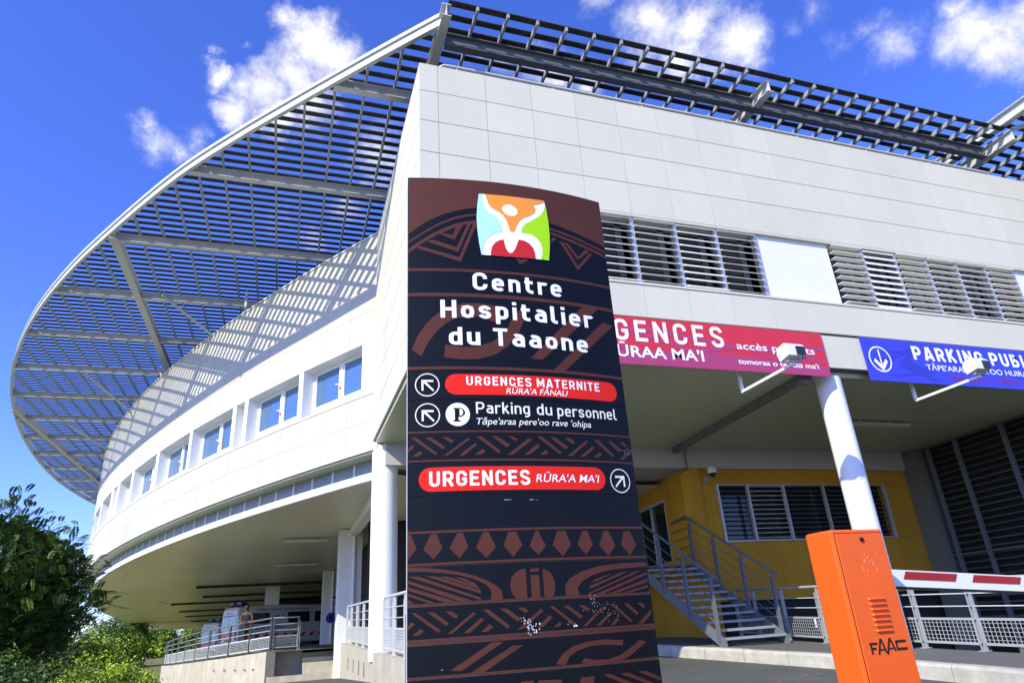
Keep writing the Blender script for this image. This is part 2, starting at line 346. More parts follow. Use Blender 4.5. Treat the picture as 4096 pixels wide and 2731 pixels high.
def stroke_poly(pts, w):
    closed = pts[-1] == 'c'
    P = [Vector((p[0], p[1])) for p in (pts[:-1] if closed else pts)]
    Q = [P[0]]
    for p in P[1:]:
        if (p-Q[-1]).length > 1e-4: Q.append(p)
    if closed and (Q[0]-Q[-1]).length < 1e-4: Q.pop()
    n = len(Q); A = []; B = []
    for i in range(n):
        d0 = (Q[i]-Q[i-1]).normalized() if (i or closed) else None; d1 = (Q[(i+1) % n]-Q[i]).normalized() if (i < n-1 or closed) else None
        if d0 is None: d0 = d1
        if d1 is None: d1 = d0
        nn = Vector((-(d0.y+d1.y), d0.x+d1.x)); nn.normalize(); c = max(nn.dot(Vector((-d1.y, d1.x))), .42)
        A.append(Q[i]+nn*(w/2/c)); B.append(Q[i]-nn*(w/2/c))
    return A+B, [(i, (i+1) % n, n+(i+1) % n, n+i) for i in range(n if closed else n-1)]
def din(b, body, x0, x1, z0, z1, place, w=.165, gap=.14, mi=0):
    """letters fitted between x0 and x1, baseline z0, cap line z1; place(x, z, layer) gives the 3-D point"""
    x = 0; S = []
    for ch in body:
        if ch == ' ': x += .34; continue
        st, adv = glyph(ch, w)
        for k, s in enumerate(st):
            v, f = stroke_poly(s, w); S.append(([(p.x+x, p.y) for p in v], f, k))
        x += adv+gap
    x -= gap; sx = (x1-x0)/x; sz = z1-z0
    for v, f, k in S: b.add([place(x0+p[0]*sx, z0+p[1]*sz, k) for p in v], f, mi)
# ------------------------------------------------------------------ ground
def sstep(a, b, x):
    t = min(max((x-a)/(b-a), 0), 1); return t*t*(3-2*t)
def gz(x, y):                                              # road surface height
    right = .03+.0175*y if y < 7.4 else .16+.03*(min(y, 15)-7.4)
    left = .03+.0127*y if y < 15 else (.22-.0375*(y-15) if y < 23 else max(-.08-.05*(y-23), -.75))
    w = sstep(1.9, 4.0, x)
    z = left*(1-w)+right*w
    z -= min(max(-1.2-x, 0)*.11, .5)*sstep(16, 24, y)
    return z
KX = [(0,7.6),(4,7.75),(6,7.83),(7.4,7.93),(9.07,8.03),(11.47,7.71),(13.4,7.44),(17,6.9),(30,5)]
def kx(y):
    for (a, xa), (c, xc) in zip(KX, KX[1:]):
        if y <= c: return xa+(xc-xa)*(y-a)/(c-a)
    return KX[-1][1]
def pz(y): return .36+.03*(min(y, 15)-7.4)                # pavement height
def axis(vals):
    return sorted(set(vals))
b = MB()
xs = axis([-300,-120,-60,-40,-25,-18,-14,-11,-9,-7,-5.5,-4.5,-3.8,-3.2,-2.6,-2,-1.5,-1.2,-.6,0,.6,1.2,1.8,2.2,2.6,3,3.4,3.8,4.2,6,8,12,20,40,100,300])
ys = axis([-120,-40,-15,-8,-4,-2,0,1.5,3,4.5,6,7.5,9,10.5,12,13.5,15,16,17,18,19,20,21,22,23,24,25,26,28,30,33,36,40,48,60,80,120,300,900])
nx = len(xs)
b.v = [(x, y, gz(x, y)) for y in ys for x in xs]
for j in range(len(ys)-1):
    for i in range(nx-1):
        xc = (xs[i]+xs[i+1])/2; yc = (ys[j]+ys[j+1])/2
        if 9.9 < xc < 20 and 6 < yc < 17: continue          # the sunken parking ramp
        b.f.append((j*nx+i, j*nx+i+1, (j+1)*nx+i+1, (j+1)*nx+i)); b.m.append(1 if (xc < -3.0 and yc > 8.5) or yc > 48 else 0); b.sm.append(True)
struct(b.build('road', ['asphalt', 'grass_ground'], fix=False))
b = MB()                                                    # pavement slab with its kerb line at x = 8
ysp = [4.2+i*.8 for i in range(17)]
for i in range(len(ysp)-1):
    y0, y1 = ysp[i], ysp[i+1]
    xa, xb = kx(y0)+.2, kx(y1)+.2; q = lambda x, y, d: (x, y, pz(y)-.02*max(x-8, 0)+d)
    b.hexa([q(xa,y0,-.5),q(9.98,y0,-.5),q(9.98,y1,-.5),q(xb,y1,-.5),q(xa,y0,-.004),q(9.98,y0,-.004),q(9.98,y1,-.004),q(xb,y1,-.004)])
struct(b.build('pavement', 'pavement'))
b = MB()
y = 4.0; 
while y < 17:
    y1 = y+.985; zo = random.uniform(-.004, .006)
    prof = [(0,-.4),(0,-.035),(.03,0),(.195,0),(.195,-.4)]
    vs = [(kx(yy)+px_, yy, pz(yy)+z+zo) for yy in (y, y1) for (px_, z) in prof]; n = 5
    b.add(vs, [(k, (k+1) % n, n+(k+1) % n, n+k) for k in range(n)]+[tuple(range(n)), tuple(range(n, 2*n))]); y += 1.0
struct(b.build('kerb', 'kerb_stone'))
b = MB()                                                    # floor of the sunken ramp that runs under the building
b.add([(9.9,5.9,.2),(20,5.9,.2),(20,15.5,-2.2),(9.9,15.5,-2.2),(20,40,-2.3),(9.9,40,-2.3)], [(0,1,2,3),(3,2,4,5)])
struct(b.build('ramp_floor', 'asphalt', fix=False))
# ------------------------------------------------------------------ the hospital
CWX, CWY, RW = 65.66, 58.76, 77.53
def wp(u, off=0.): a = u/RW; return (CWX+(RW-off)*cos(a), CWY+(RW-off)*sin(a))
def zz(z0, u): return z0-.0165*min(max((10.6-z0)/3, 0), 1)*min(max(-197-u, 0), 32)
def soff(y): return 4.45-.0196*(min(max(y, 15), 38)-15)
hosp = thing('hospital_building', 'large pale panelled hospital with a curved wing and slatted roof sunshade', 'hospital', (1.72, 9.0, 0))
# flat entrance block --------------------------------------------------------
b = MB(); g = .0035
rows = [(5.82,6.455),(7.925,8.63),(8.63,9.30),(9.30,9.97),(9.97,10.61)]
cols = [1.72, 2.055]+[2.055+.9*(i+1) for i in range(26)]
for (z0, z1) in rows:
    for i in range(len(cols)-1):
        b.box(cols[i]+(g if i else 0), cols[i+1]-g, 9.0, 9.045, z0+.007, z1-.007)
b.box(1.72, 2.05, 9.0, 9.045, 6.462, 7.918)
rl = [5.12, 5.79, 6.46, 7.13, 7.92, 8.63, 9.30, 9.97, 10.61]
lc = [9.05, 9.9, 10.8, 11.7, 12.6, 13.5, 14.4, 15.0]
for i in range(len(rl)-1):
    for j in range(len(lc)-1): b.box(1.72, 1.765, lc[j]+(.002 if j else 0), lc[j+1]-.002, rl[i]+.006, rl[i+1]-.006)
b.build('facade_panel', 'stone_panel', hosp)
b = MB()
for (z0, z1) in ((5.83,6.45),(7.93,10.58)): b.box(1.77, 25.4, 9.03, 9.3, z0, z1)
b.box(1.75, 1.95, 9.3, 14.9, 5.14, 10.58)
b.build('panel_backing', 'dark_joint', hosp)
b = MB()
b.box(1.8, 25.3, 9.301, 14.6, 8.05, 10.4); b.box(1.8, 25.3, 9.301, 14.6, 5.12, 6.38); b.box(25.31, 26, 9.05, 60, 0, 10.55)
pl = [wp(-197.4-i*2.6, .55) for i in range(20)]
pl = [(1.96, 15.0)]+pl+[(30,118),(60,118),(60,15.0)]
b.prism(pl, 4.75, 10.2, axis='z')
b.build('structural_core', 'core_wall', hosp)
b = MB(); b.prism(pl, 10.204, 10.26, axis='z'); b.box(1.97, 25.2, 9.31, 14.99, 10.404, 10.45); b.build('roof', 'roof_gravel', hosp)
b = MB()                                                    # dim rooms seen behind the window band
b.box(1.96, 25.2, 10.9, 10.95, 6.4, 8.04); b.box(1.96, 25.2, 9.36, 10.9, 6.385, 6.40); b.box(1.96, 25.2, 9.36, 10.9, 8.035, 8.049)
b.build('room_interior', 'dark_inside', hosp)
b = MB()
b.box(1.78, 25, 8.985, 9.36, 6.455, 6.5)                       # sill and head trims of the window band
b.box(1.78, 25, 9.0, 9.36, 7.885, 7.924)
b.build('window_sill', 'stone_panel', hosp)
b = MB(); b.box(1.72, 25.3, 9.05, 9.2, 5.12, 5.81)
b.build('fascia_backing', 'dark_joint', hosp)
b = MB(); 
for i in range(len(cols)-1): b.box(cols[i]+.004, cols[i+1]-.004, 9.012, 9.05, 5.13, 5.775)
b.build('fascia_panel', 'stone_panel', hosp)
def louvre_bay(x0, x1, tilt, glassy=True):
    b = MB(); n = 10
    for i in range(n):
        zc = 6.565+i*(1.29/(n-1)); w = .132; dy = cos(tilt)*w/2; dz = sin(tilt)*w/2
        yc = 9.045; h = .006
        nx_, nz_ = -sin(tilt)*h, cos(tilt)*h
        b.hexa([(x0+.045,yc-dy+nx_*-1,zc-dz-nz_),(x1-.03,yc-dy+nx_*-1,zc-dz-nz_),(x1-.03,yc+dy+nx_*-1,zc+dz-nz_),(x0+.045,yc+dy+nx_*-1,zc+dz-nz_),
                (x0+.045,yc-dy+nx_,zc-dz+nz_),(x1-.03,yc-dy+nx_,zc-dz+nz_),(x1-.03,yc+dy+nx_,zc+dz+nz_),(x0+.045,yc+dy+nx_,zc+dz+nz_)])
    w = b.build('louvre_window', 'blade', hosp)
    b = MB(); b.box(x1-.035, x1+.035, 9.04, 9.16, 6.5, 7.885); b.build('mullion', 'alu', w)
    b = MB(); xm = x0+.72*(x1-x0)
    b.box(xm, xm+.13, 9.26, 9.3, 6.5, 7.885); b.box(x0, x1, 9.26, 9.3, 7.80, 7.884); b.build('sash_frame', 'stair_steel', w)
    b = MB(); b.box(x0, xm-.002, 9.275, 9.285, 6.5, 7.80); b.build('pane', 'dark_glass', w)
bays = [(2.07,2.96,.60),(2.96,3.86,.62),(3.86,4.75,.58),(4.75,5.64,.66),(5.64,6.545,.44),(6.545,7.44,.74),(7.44,8.35,.52),(10.16,11.0,.02),(11.0,11.88,.92),(11.88,12.76,0),(12.76,13.64,.16),(13.64,14.52,.30),(14.52,15.40,.05),(17.2,18.1,.2),(18.1,19,.1),(19,19.9,.3)]
for (a, c, t) in bays: louvre_bay(a, c, t)
for (a, c) in ((8.39, 10.13), (15.44, 17.16)):
    b = MB(); b.box(a, c, 9.07, 9.13, 6.5, 7.884); b.build('infill_panel', 'white_paint', hosp)
# ceiling of the undercroft --------------------------------------------------
b = MB()
b.box(1.77, 17.6, 9.2, 14.63, 5.02, 5.115)
b.build('undercroft_ceiling', 'soffit_paint', hosp)
b = MB(); b.box(1.98, 17.6, 14.63, 15.05, 4.52, 5.1); b.box(6.9, 9.97, 15.051, 21.2, 4.53, 5.0); b.build('downstand_beam', 'core_wall', hosp)
b = MB(); b.box(1.96, 2.22, 15.5, 27, 4.05, 4.75); b.box(2.22, 6.9, 15.05, 22, 4.56, 5.0); b.build('edge_beam', 'white_paint', hosp)
b = MB()
for i in range(12): b.bar((9.30-.04*i, 14.55-.445*i, 4.94), (9.30-.04*(i+.97), 14.55-.445*(i+.97), 4.94), .11, .14)
b.box(8.74, 9.0, 9.15, 9.35, 4.85, 5.0); b.build('cable_tray', 'steel_dark', hosp)
b = MB(); b.tube([(9.62,14.5,4.96),(9.62,14.58,4.86),(9.62,14.58,4.5),(9.3,15.2,4.4)], .022); b.build('conduit', 'steel_dark', hosp)
# yellow ground-floor wall ---------------------------------------------------
b = MB(); Y = 14.72
b.box(9.97, 10.48, Y, Y+.3, 1.3, 4.515); b.box(16.02, 17.4, Y, Y+.3, 1.3, 4.515); b.box(10.481, 16.019, Y, Y+.3, 4.12, 4.515); b.box(10.481, 16.019, Y, Y+.3, 1.3, 2.67)
b.prism([(9.62,14.95),(9.75,14.64),(9.968,14.64),(9.968,15.1),(10.1,16.2),(9.79,16.2)], .35, 4.515, axis='z')
b.prism([(9.79,16.201),(10.1,16.201),(10.8,21.2),(10.49,21.2)], 4.03, 4.515, axis='z'); b.prism([(9.79,16.201),(10.1,16.201),(10.8,21.2),(10.49,21.2)], .2, 2.40, axis='z')
b.build('yellow_wall', 'yellow_wall', hosp)
b = MB()
for z in (2.66, 3.35, 4.11):
    b.box(9.98, 10.47, Y-.004, Y+.002, z, z+.012); b.box(16.03, 17.3, Y-.004, Y+.002, z, z+.012)
b.build('wall_groove', 'dark_joint', hosp)
mull = [10.48, 11.40, 12.54, 13.86, 15.0, 16.02]
for i in range(5):
    b = MB(); x0, x1 = mull[i], mull[i+1]
    for k in range(12):
        zc = 2.76+k*.118; b.hexa([(x0+.05,Y-.05,zc-.006),(x1-.02,Y-.05,zc-.006),(x1-.02,Y+.05,zc+.008),(x0+.05,Y+.05,zc+.008),(x0+.05,Y-.05,zc+.004),(x1-.02,Y-.05,zc+.004),(x1-.02,Y+.05,zc+.018),(x0+.05,Y+.05,zc+.018)])
    w = b.build('jalousie_window', 'blade' if i == 1 else 'steel_dark', hosp)  # lit strips of the second bay are put into paler blades
    b = MB(); b.box(x0-.02, x0+.035, Y-.06, Y+.03, 2.672, 4.118); 
    if i == 4: b.box(x1-.06, x1-.002, Y-.06, Y+.03, 2.672, 4.118)
    b.box(x0+.036, x1-.061, Y-.07, Y+.03, 2.673, 2.71); b.box(x0+.036, x1-.061, Y-.05, Y+.03, 4.09, 4.117)
    b.build('window_frame', 'alu', w)
    b = MB(); b.box(x0, x1, Y+.2, Y+.21, 2.672, 4.118); b.build('pane', 'dark_glass', w)
b = MB(); b.add([(9.87,16.21,2.41),(10.56,21.2,2.41),(10.56,21.2,4.02),(9.87,16.21,4.02)], [(0,1,2,3)]); d = b.build('entrance_door', 'dark_glass', hosp)
b = MB(); b.bar((9.83,16.21,3.985), (10.52,21.2,3.985), .06, .08)
for ty in (16.24, 17.3, 18.4, 19.5): b.bar((9.83+.1383*(ty-16.21), ty, 2.41), (9.83+.1383*(ty-16.21), ty, 3.94), .06, .06)
b.build('door_frame', 'alu', d)
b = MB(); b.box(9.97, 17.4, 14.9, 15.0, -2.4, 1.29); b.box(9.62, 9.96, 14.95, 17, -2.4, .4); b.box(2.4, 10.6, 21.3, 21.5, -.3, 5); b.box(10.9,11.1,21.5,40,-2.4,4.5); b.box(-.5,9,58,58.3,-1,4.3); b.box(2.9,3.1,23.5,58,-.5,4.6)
b.build('undercroft_wall', 'dark_inside', hosp)  # near-black colour stands in for the undercroft's deep shade
# dark louvred return wall on the right
b = MB(); x0, y0, x1, y1 = 16.38, 8.6, 17.22, 14.1
L_ = hypot(x1-x0, y1-y0); ex, ey = (x1-x0)/L_, (y1-y0)/L_
for k in range(31):
    zc = .05+k*.165
    p = lambda q, o, z: (x0+ex*q-ey*o*-1*-1, y0+ey*q+ex*o, z)
    b.hexa([p(0,.06,zc),p(L_,.06,zc),p(L_,-.03,zc+.04),p(0,-.03,zc+.04),p(0,.06,zc+.008),p(L_,.06,zc+.008),p(L_,-.03,zc+.048),p(0,-.03,zc+.048)])
lw = b.build('louvre_wall', 'blade_dark', hosp)
b = MB()
for q in (.1, 1.35, 2.85, 4.35, 5.35): b.bar((x0+ex*q-.08, y0+ey*q, -1), (x0+ex*q-.08, y0+ey*q, 5.0), .08, .1)
b.bar((x0-.09, y0, 2.1), (x1-.09, y1, 2.1), .06, .05)
b.build('mullion', 'stair_steel', lw)
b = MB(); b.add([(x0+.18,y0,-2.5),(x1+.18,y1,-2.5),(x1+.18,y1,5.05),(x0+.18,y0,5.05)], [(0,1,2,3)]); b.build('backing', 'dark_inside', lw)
b = MB(); b.box(16.95, 17.6, 14.12, 14.70, -2.4, 5.0); b.build('end_pier', 'steel_dark', hosp)
# curved wing -----------------------------------------------------------------
b = MB()
us = [-197.0-.93*i for i in range(52)]
zrow = [(4.92,5.63),(5.63,6.30),(7.72,8.47),(8.47,9.23),(9.23,9.93),(9.93,10.62)]
for r_, (za, zb) in enumerate(zrow):
    if r_ == 2: b.build('curved_panel', 'cream_panel', hosp); b = MB()
    for i in range(len(us)-1):
        u0, u1 = us[i]-.003, us[i+1]+.003
        if i == 0: u0 = us[0]+.2
        A, B, Cc, D_ = wp(u0), wp(u1), wp(u1,.045), wp(u0,.045)
        q = [(p_[0], p_[1], zz(z_, u_)+e_) for (z_, e_) in ((za,.003),(zb,-.003)) for (p_, u_) in ((A,u0),(B,u1),(Cc,u1),(D_,u0))]
        b.hexa(q)
b.build('curved_panel', 'cream_panel', hosp)
b = MB(); path = [-196.8-1.2*i for i in range(42)]
def band(b, o0, o1, za, zb, mi=0, us=path):
    vs = []
    for u in us:
        for (o, z) in ((o0, za), (o0, zb), (o1, zb), (o1, za)): p = wp(u, o); vs.append((p[0], p[1], zz(z, u)))
    n = len(us); fs = [(i*4+k, i*4+(k+1) % 4, (i+1)*4+(k+1) % 4, (i+1)*4+k) for i in range(n-1) for k in range(4)]+[(0,1,2,3), ((n-1)*4, (n-1)*4+3, (n-1)*4+2, (n-1)*4+1)]
    b.add(vs, fs, mi)
band(b, .04, .3, 4.93, 6.28); band(b, .04, .3, 7.73, 10.6)
b.build('curved_backing', 'joint_pale', hosp)
b = MB(); band(b, -.035, .3, 10.625, 10.66); band(b, -.02, .42, 6.285, 6.335); band(b, .0, .5, 7.655, 7.715); b.build('coping', 'white_paint', hosp)
# opaque infills and recessed windows of the window band
inf = [(-196.9,-197.43),(-199.83,-200.03),(-202.64,-202.84),(-203.34,-203.56),(-206.38,-206.61),(-209.41,-209.72),(-212.5,-212.84),(-214.86,-215.34),(-216.12,-216.65),(-219.26,-219.82),(-222.4,-222.8),(-225.4,-225.9),(-228.6,-229),(-231.6,-232)]
for (a, c) in inf:
    b = MB(); q = [(*wp(u_, o_), zz(z_, u_)) for z_ in (6.336, 7.654) for (u_, o_) in ((a,.012),(c,.012),(c,.46),(a,.46))]; b.hexa(q); b.build('infill_pier', 'white_paint', hosp)
gaps = [(inf[i][1], inf[i+1][0]) for i in range(len(inf)-1)]
for (a, c) in gaps:
    if abs(a-c) < 1.2:
        b = MB(); b.hexa([(*wp(u_, o_), zz(z_, u_)) for z_ in (6.336, 7.654) for (u_, o_) in ((a,.36),(c,.36),(c,.46),(a,.46))]); b.build('recess_panel', 'white_paint', hosp); continue
    def pc(b, ua, uc, za, zb, oa, oc): b.hexa([(*wp(u_, o_), zz(z_, u_)) for z_ in (za, zb) for (u_, o_) in ((ua,oa),(uc,oa),(uc,oc),(ua,oc))])
    b = MB(); m = (a+c)/2; t = .05
    pc(b, a, a-.09, 6.337, 7.653, .33, .40); pc(b, c+.09, c, 6.337, 7.653, .33, .40); pc(b, m+.07, m-.07, 6.337, 7.653, .32, .40)
    for (za, zb) in ((6.337,6.39),(6.56,6.68),(7.57,7.653)): pc(b, a-.091, m+.071, za, zb, .335, .40); pc(b, m-.071, c+.091, za, zb, .335, .40)
    for (p_, q_) in ((a-.092, m+.072), (m-.072, c+.092)):
        pc(b, p_, p_-.035, 6.681, 7.569, .34, .38); pc(b, q_+.035, q_, 6.681, 7.569, .34, .38)
    w = b.build('window', 'window_frame', hosp)
    b = MB(); pc(b, a-.03, c+.03, 6.35, 7.64, .375, .385); b.build('pane', 'glass', w)
    b = MB(); p_ = wp(m, .315); b.tube([(p_[0]+.003, p_[1], zz(6.93,m)), (p_[0]-.02, p_[1]-.012, zz(6.93,m))], .03, 10); b.build('red_disc', 'sign_red', w)
    b = MB(); p_ = wp(m-.16, .33); b.box(p_[0]-.05, p_[0]+.03, p_[1]-.05, p_[1]-.02, zz(7.05,m), zz(7.08,m)); b.build('handle', 'white_paint', w)
# frieze and soffit below the wing
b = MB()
band(b, .5, .58, 4.575, 4.9)  # the wall overhang's shadow is put into this band's blue-grey
fr = b.build('frieze', 'frieze_shade_grey', hosp)
b = MB(); band(b, .05, .5, 4.88, 4.915); b.build('ledge', 'soffit_paint', fr)
b = MB()
u = -197.3
while u > -236:
    b.hexa([(*wp(u_, o_), zz(z_, u_)) for z_ in (4.58, 4.87) for (u_, o_) in ((u,.475),(u-.06,.475),(u-.06,.499),(u,.499))]); u -= .84
b.build('frieze_rib', 'white_paint', fr)
b = MB(); band(b, .455, .58, 4.40, 4.574); b.build('drip_edge', 'white_paint', fr)
b = MB()
edge = [wp(-196.8-1.5*i, .52) for i in range(22)]+[(-11.5,50),(-14.4,69),(-18.5,104),(-21.4,151),(-15,180),(40,180)]
left = [(p[0], p[1]) for p in edge]
rows_ = []
for (x, y) in left:
    zq = soff(y)-.045
    rows_.append([(x, y, zq), (x+1.5, y+.6, zq), (max(2.0, x+4), y+1, zq), (30, y+2, zq)])
vs = [p for r_ in rows_ for p in r_]
fs = [(i*4+k, i*4+k+1, (i+1)*4+k+1, (i+1)*4+k) for i in range(len(rows_)-1) for k in range(3)]
b.add(vs, fs)
b.build('wing_soffit', 'wing_soffit', hosp, fix=False)
for i, (x, y) in enumerate([(-4.4,41),(-4.9,50),(-7.8,58),(-8.9,72),(-10.,86),(-11.7,107)]):
    b = MB(); b.box(x, x+9+i, y, y+.12, soff(y)-.18, soff(y)-.05); b.build('ceiling_batten', 'slat_wood', hosp)
# columns
def column(x, y, r_, z0, z1, name='round_column'):
    b = MB(); b.tube([(x,y,z0),(x,y,z1)], r_, 40); return b.build(name, 'white_paint', hosp)
column(9.53, 9.33, .225, .2, 5.02); column(2.02, 15.0, .29, .6, 5.02)
for (x0, x1, y, h) in ((1.66,2.36,22.7,.7),(1.85,2.62,35.,.7)):
    b = MB(); b.box(x0, x1, y, y+.9, -.2, soff(y)-.05); c_ = b.build('square_pillar', 'white_paint', hosp)
    b = MB(); b.tube([(x0+.45,y-.07,.8),(x0+.45,y-.07,soff(y)-.06)], .05); b.box(x0+.38,x0+.52,y-.02,y-.001,2.2,2.24); b.build('downpipe', 'white_paint', c_)
b = MB(); b.box(-.95,-.15,44,44.8,0,4.0); b.build('square_pillar', 'white_paint', hosp)
# roof sunshade -----------------------------------------------------------------
ZC = 11.7
EDGE = [(2.17,8.85),(1.97,9.05),(1.09,10),(0.19,11),(-.70,12),(-1.57,13),(-2.8,14.5),(-3.87,16),(-5.19,18),(-6.44,20),(-7.83,22.5),(-9.04,25),(-10.28,28),(-11.31,31),(-12.16,34),(-12.86,37),(-13.43,40),(-14.02,44),(-14.43,48),(-14.62,52),(-14.5,57),(-14.0,62),(-13.2,68)]
EP = [(p.x, p.y) for p in smooth_path([(x, y, 0) for x, y in EDGE], 10)]
def edge_x(y):
    for i in range(len(EP)-1):
        if EP[i][1] <= y <= EP[i+1][1]:
            t = (y-EP[i][1])/(EP[i+1][1]-EP[i][1]); return EP[i][0]+t*(EP[i+1][0]-EP[i][0])
    return None
def edge_y(x):
    for i in range(len(EP)-1):
        a, c = EP[i][0], EP[i+1][0]
        if c <= x <= a: return EP[i][1]+(x-a)/(c-a)*(EP[i+1][1]-EP[i][1])
    return None
def wall_x(y): return CWX-sqrt(max(RW*RW-(CWY-y)**2, 0))
b = MB(); y = 9.2
def slat(x0, x1, y): b.box(x0, x1, y-.064, y+.064, ZC+.115, ZC+.137)
while y < 66:
    ex_ = edge_x(y); xi = 2.1 if y < 14.6 else wall_x(y)+2.8
    if ex_ is not None and xi-ex_ > .2: slat(ex_+.05, xi, y)
    y += .3
y = 8.62
while y < 10.6: slat(2.2, 16.5, y); y += .3
y = 4.9
while y < 10.6: slat(16.5 if y < 8.6 else 16.62, 24, y); y += .3
sun_sh = b.build('sunshade', 'slat_wood', hosp)
b = MB(); i = 0
def purlin(x, y0, y1, n=1): b.bar((x, y0, ZC+.055), (x, y1, ZC+.055), .048, .10)
for i in range(1, 29):
    x = 2.15-.6*i
    if i % 12 == 0: continue
    y0 = edge_y(x)
    if y0 is None: continue
    yw = CWY-sqrt(max(RW*RW-(CWX-x+2.5)**2, 0)) if x-2.5 < 1.7 else 15.5
    yw = None
    q = RW*RW-(CWX-x)**2
    if q > 0: yw = CWY-sqrt(q)+3.2
    y1 = min(yw if yw else 66, 66)
    if y1-y0 > .3: purlin(x, y0+.04, max(y1, 15.2 if x > 0 else y1))
b.build('purlin_grid', 'steel_paint', sun_sh); b = MB()
for i in range(1, 24):
    if i % 12: purlin(2.15+.6*i, 8.55, 10.7)
    else: b.build('purlin_grid', 'steel_paint', sun_sh); b = MB()
b.build('purlin_grid', 'steel_paint', sun_sh); b = MB()
for i in range(0, 13):
    if i: purlin(16.55+.6*i, 4.8, 10.7)
b.build('purlin_grid', 'steel_paint', sun_sh)
for i in range(15):
    y = 10.93+3.6*i; ex_ = edge_x(y)
    if ex_ is None: continue
    xi = 2.1 if y < 14.6 else wall_x(y)+2.8
    b = MB(); b.ibeam((ex_+.05, y, ZC-.12), (xi, y, ZC-.12), .15, .22); b.build('beam', 'steel_light', sun_sh)
for x in (-5.05, -12.25):
    y0 = edge_y(x); q = RW*RW-(CWX-x)**2; y1 = CWY-sqrt(q)+3 if q > 0 else 62
    b = MB(); b.ibeam((x, y0+.1, ZC-.13), (x, y1, ZC-.13), .2, .3); b.build('beam', 'steel_light', sun_sh)
for (x, y0, y1) in ((2.15, 8.55, 10.6), (9.35, 8.65, 10.6), (16.55, 8.5, 10.6)):
    b = MB(); b.ibeam((x, y0, ZC-.14), (x, y1, ZC-.14), .17, .3); b.build('beam', 'steel_light', sun_sh)
b = MB(); b.ibeam((2.25, 9.24, ZC-.16), (16.45, 9.24, ZC-.16), .16, .3); b.build('beam', 'stair_steel', sun_sh)
b = MB(); b.ibeam((16.42, 4.7, ZC+.31), (16.42, 10.8, ZC+.31), .2, .32); b.build('beam', 'steel_light', sun_sh)
b = MB(); b.ibeam((16.65, 6.9, ZC-.16), (24, 6.9, ZC-.16), .16, .3); b.build('beam', 'steel_paint', sun_sh)
b = MB()
b.sweep(EP, [(-.04,ZC-.20),(.04,ZC-.20),(.04,ZC-.06),(-.04,ZC-.06)]); b.sweep(EP, [(-.02,ZC-.058),(.01,ZC-.058),(.01,ZC-.004),(-.02,ZC-.004)]); b.sweep(EP, [(-.06,ZC-.002),(.05,ZC-.002),(.05,ZC+.085),(-.06,ZC+.085)])
b.build('edge_beam', 'steel_light', sun_sh)
for (a, c) in (((-4.35,21.6,11.6),(-1.6,23.1,9.9)),((-8.37,29.1,11.6),(-5.9,32.2,9.9)),((-10.9,36.2,11.6),(-8.0,38.9,9.9)),((-12.5,44.5,11.6),(-8.6,46,9.9)),((-1.78,21.0,11.6),(-1.7,20.9,10.2)),((-5.4,28.6,11.6),(-5.0,28.7,10.2))):
    b = MB(); b.tube([a, c], .05, 10); b.tube([(a[0],a[1],a[2]-.02),(a[0],a[1],a[2]+.12)], .03, 8); b.build('strut', 'steel_light', sun_sh)
b = MB(); b.tube([(16.6,8.5,11.75),(24,5.5,13.5)], .06); b.build('strut', 'steel_light', sun_sh)
b = MB(); b.tube([(2.12,9.12,10.58),(2.14,9.12,10.72),(2.2,9.12,10.77),(2.4,9.12,10.78),(16.1,9.12,10.78)], .032, 10)
for i in range(8): b.tube([(2.45+1.95*i,9.12,10.55),(2.45+1.95*i,9.12,10.77)], .014, 6)
b.build('parapet_handrail', 'steel_light', hosp)
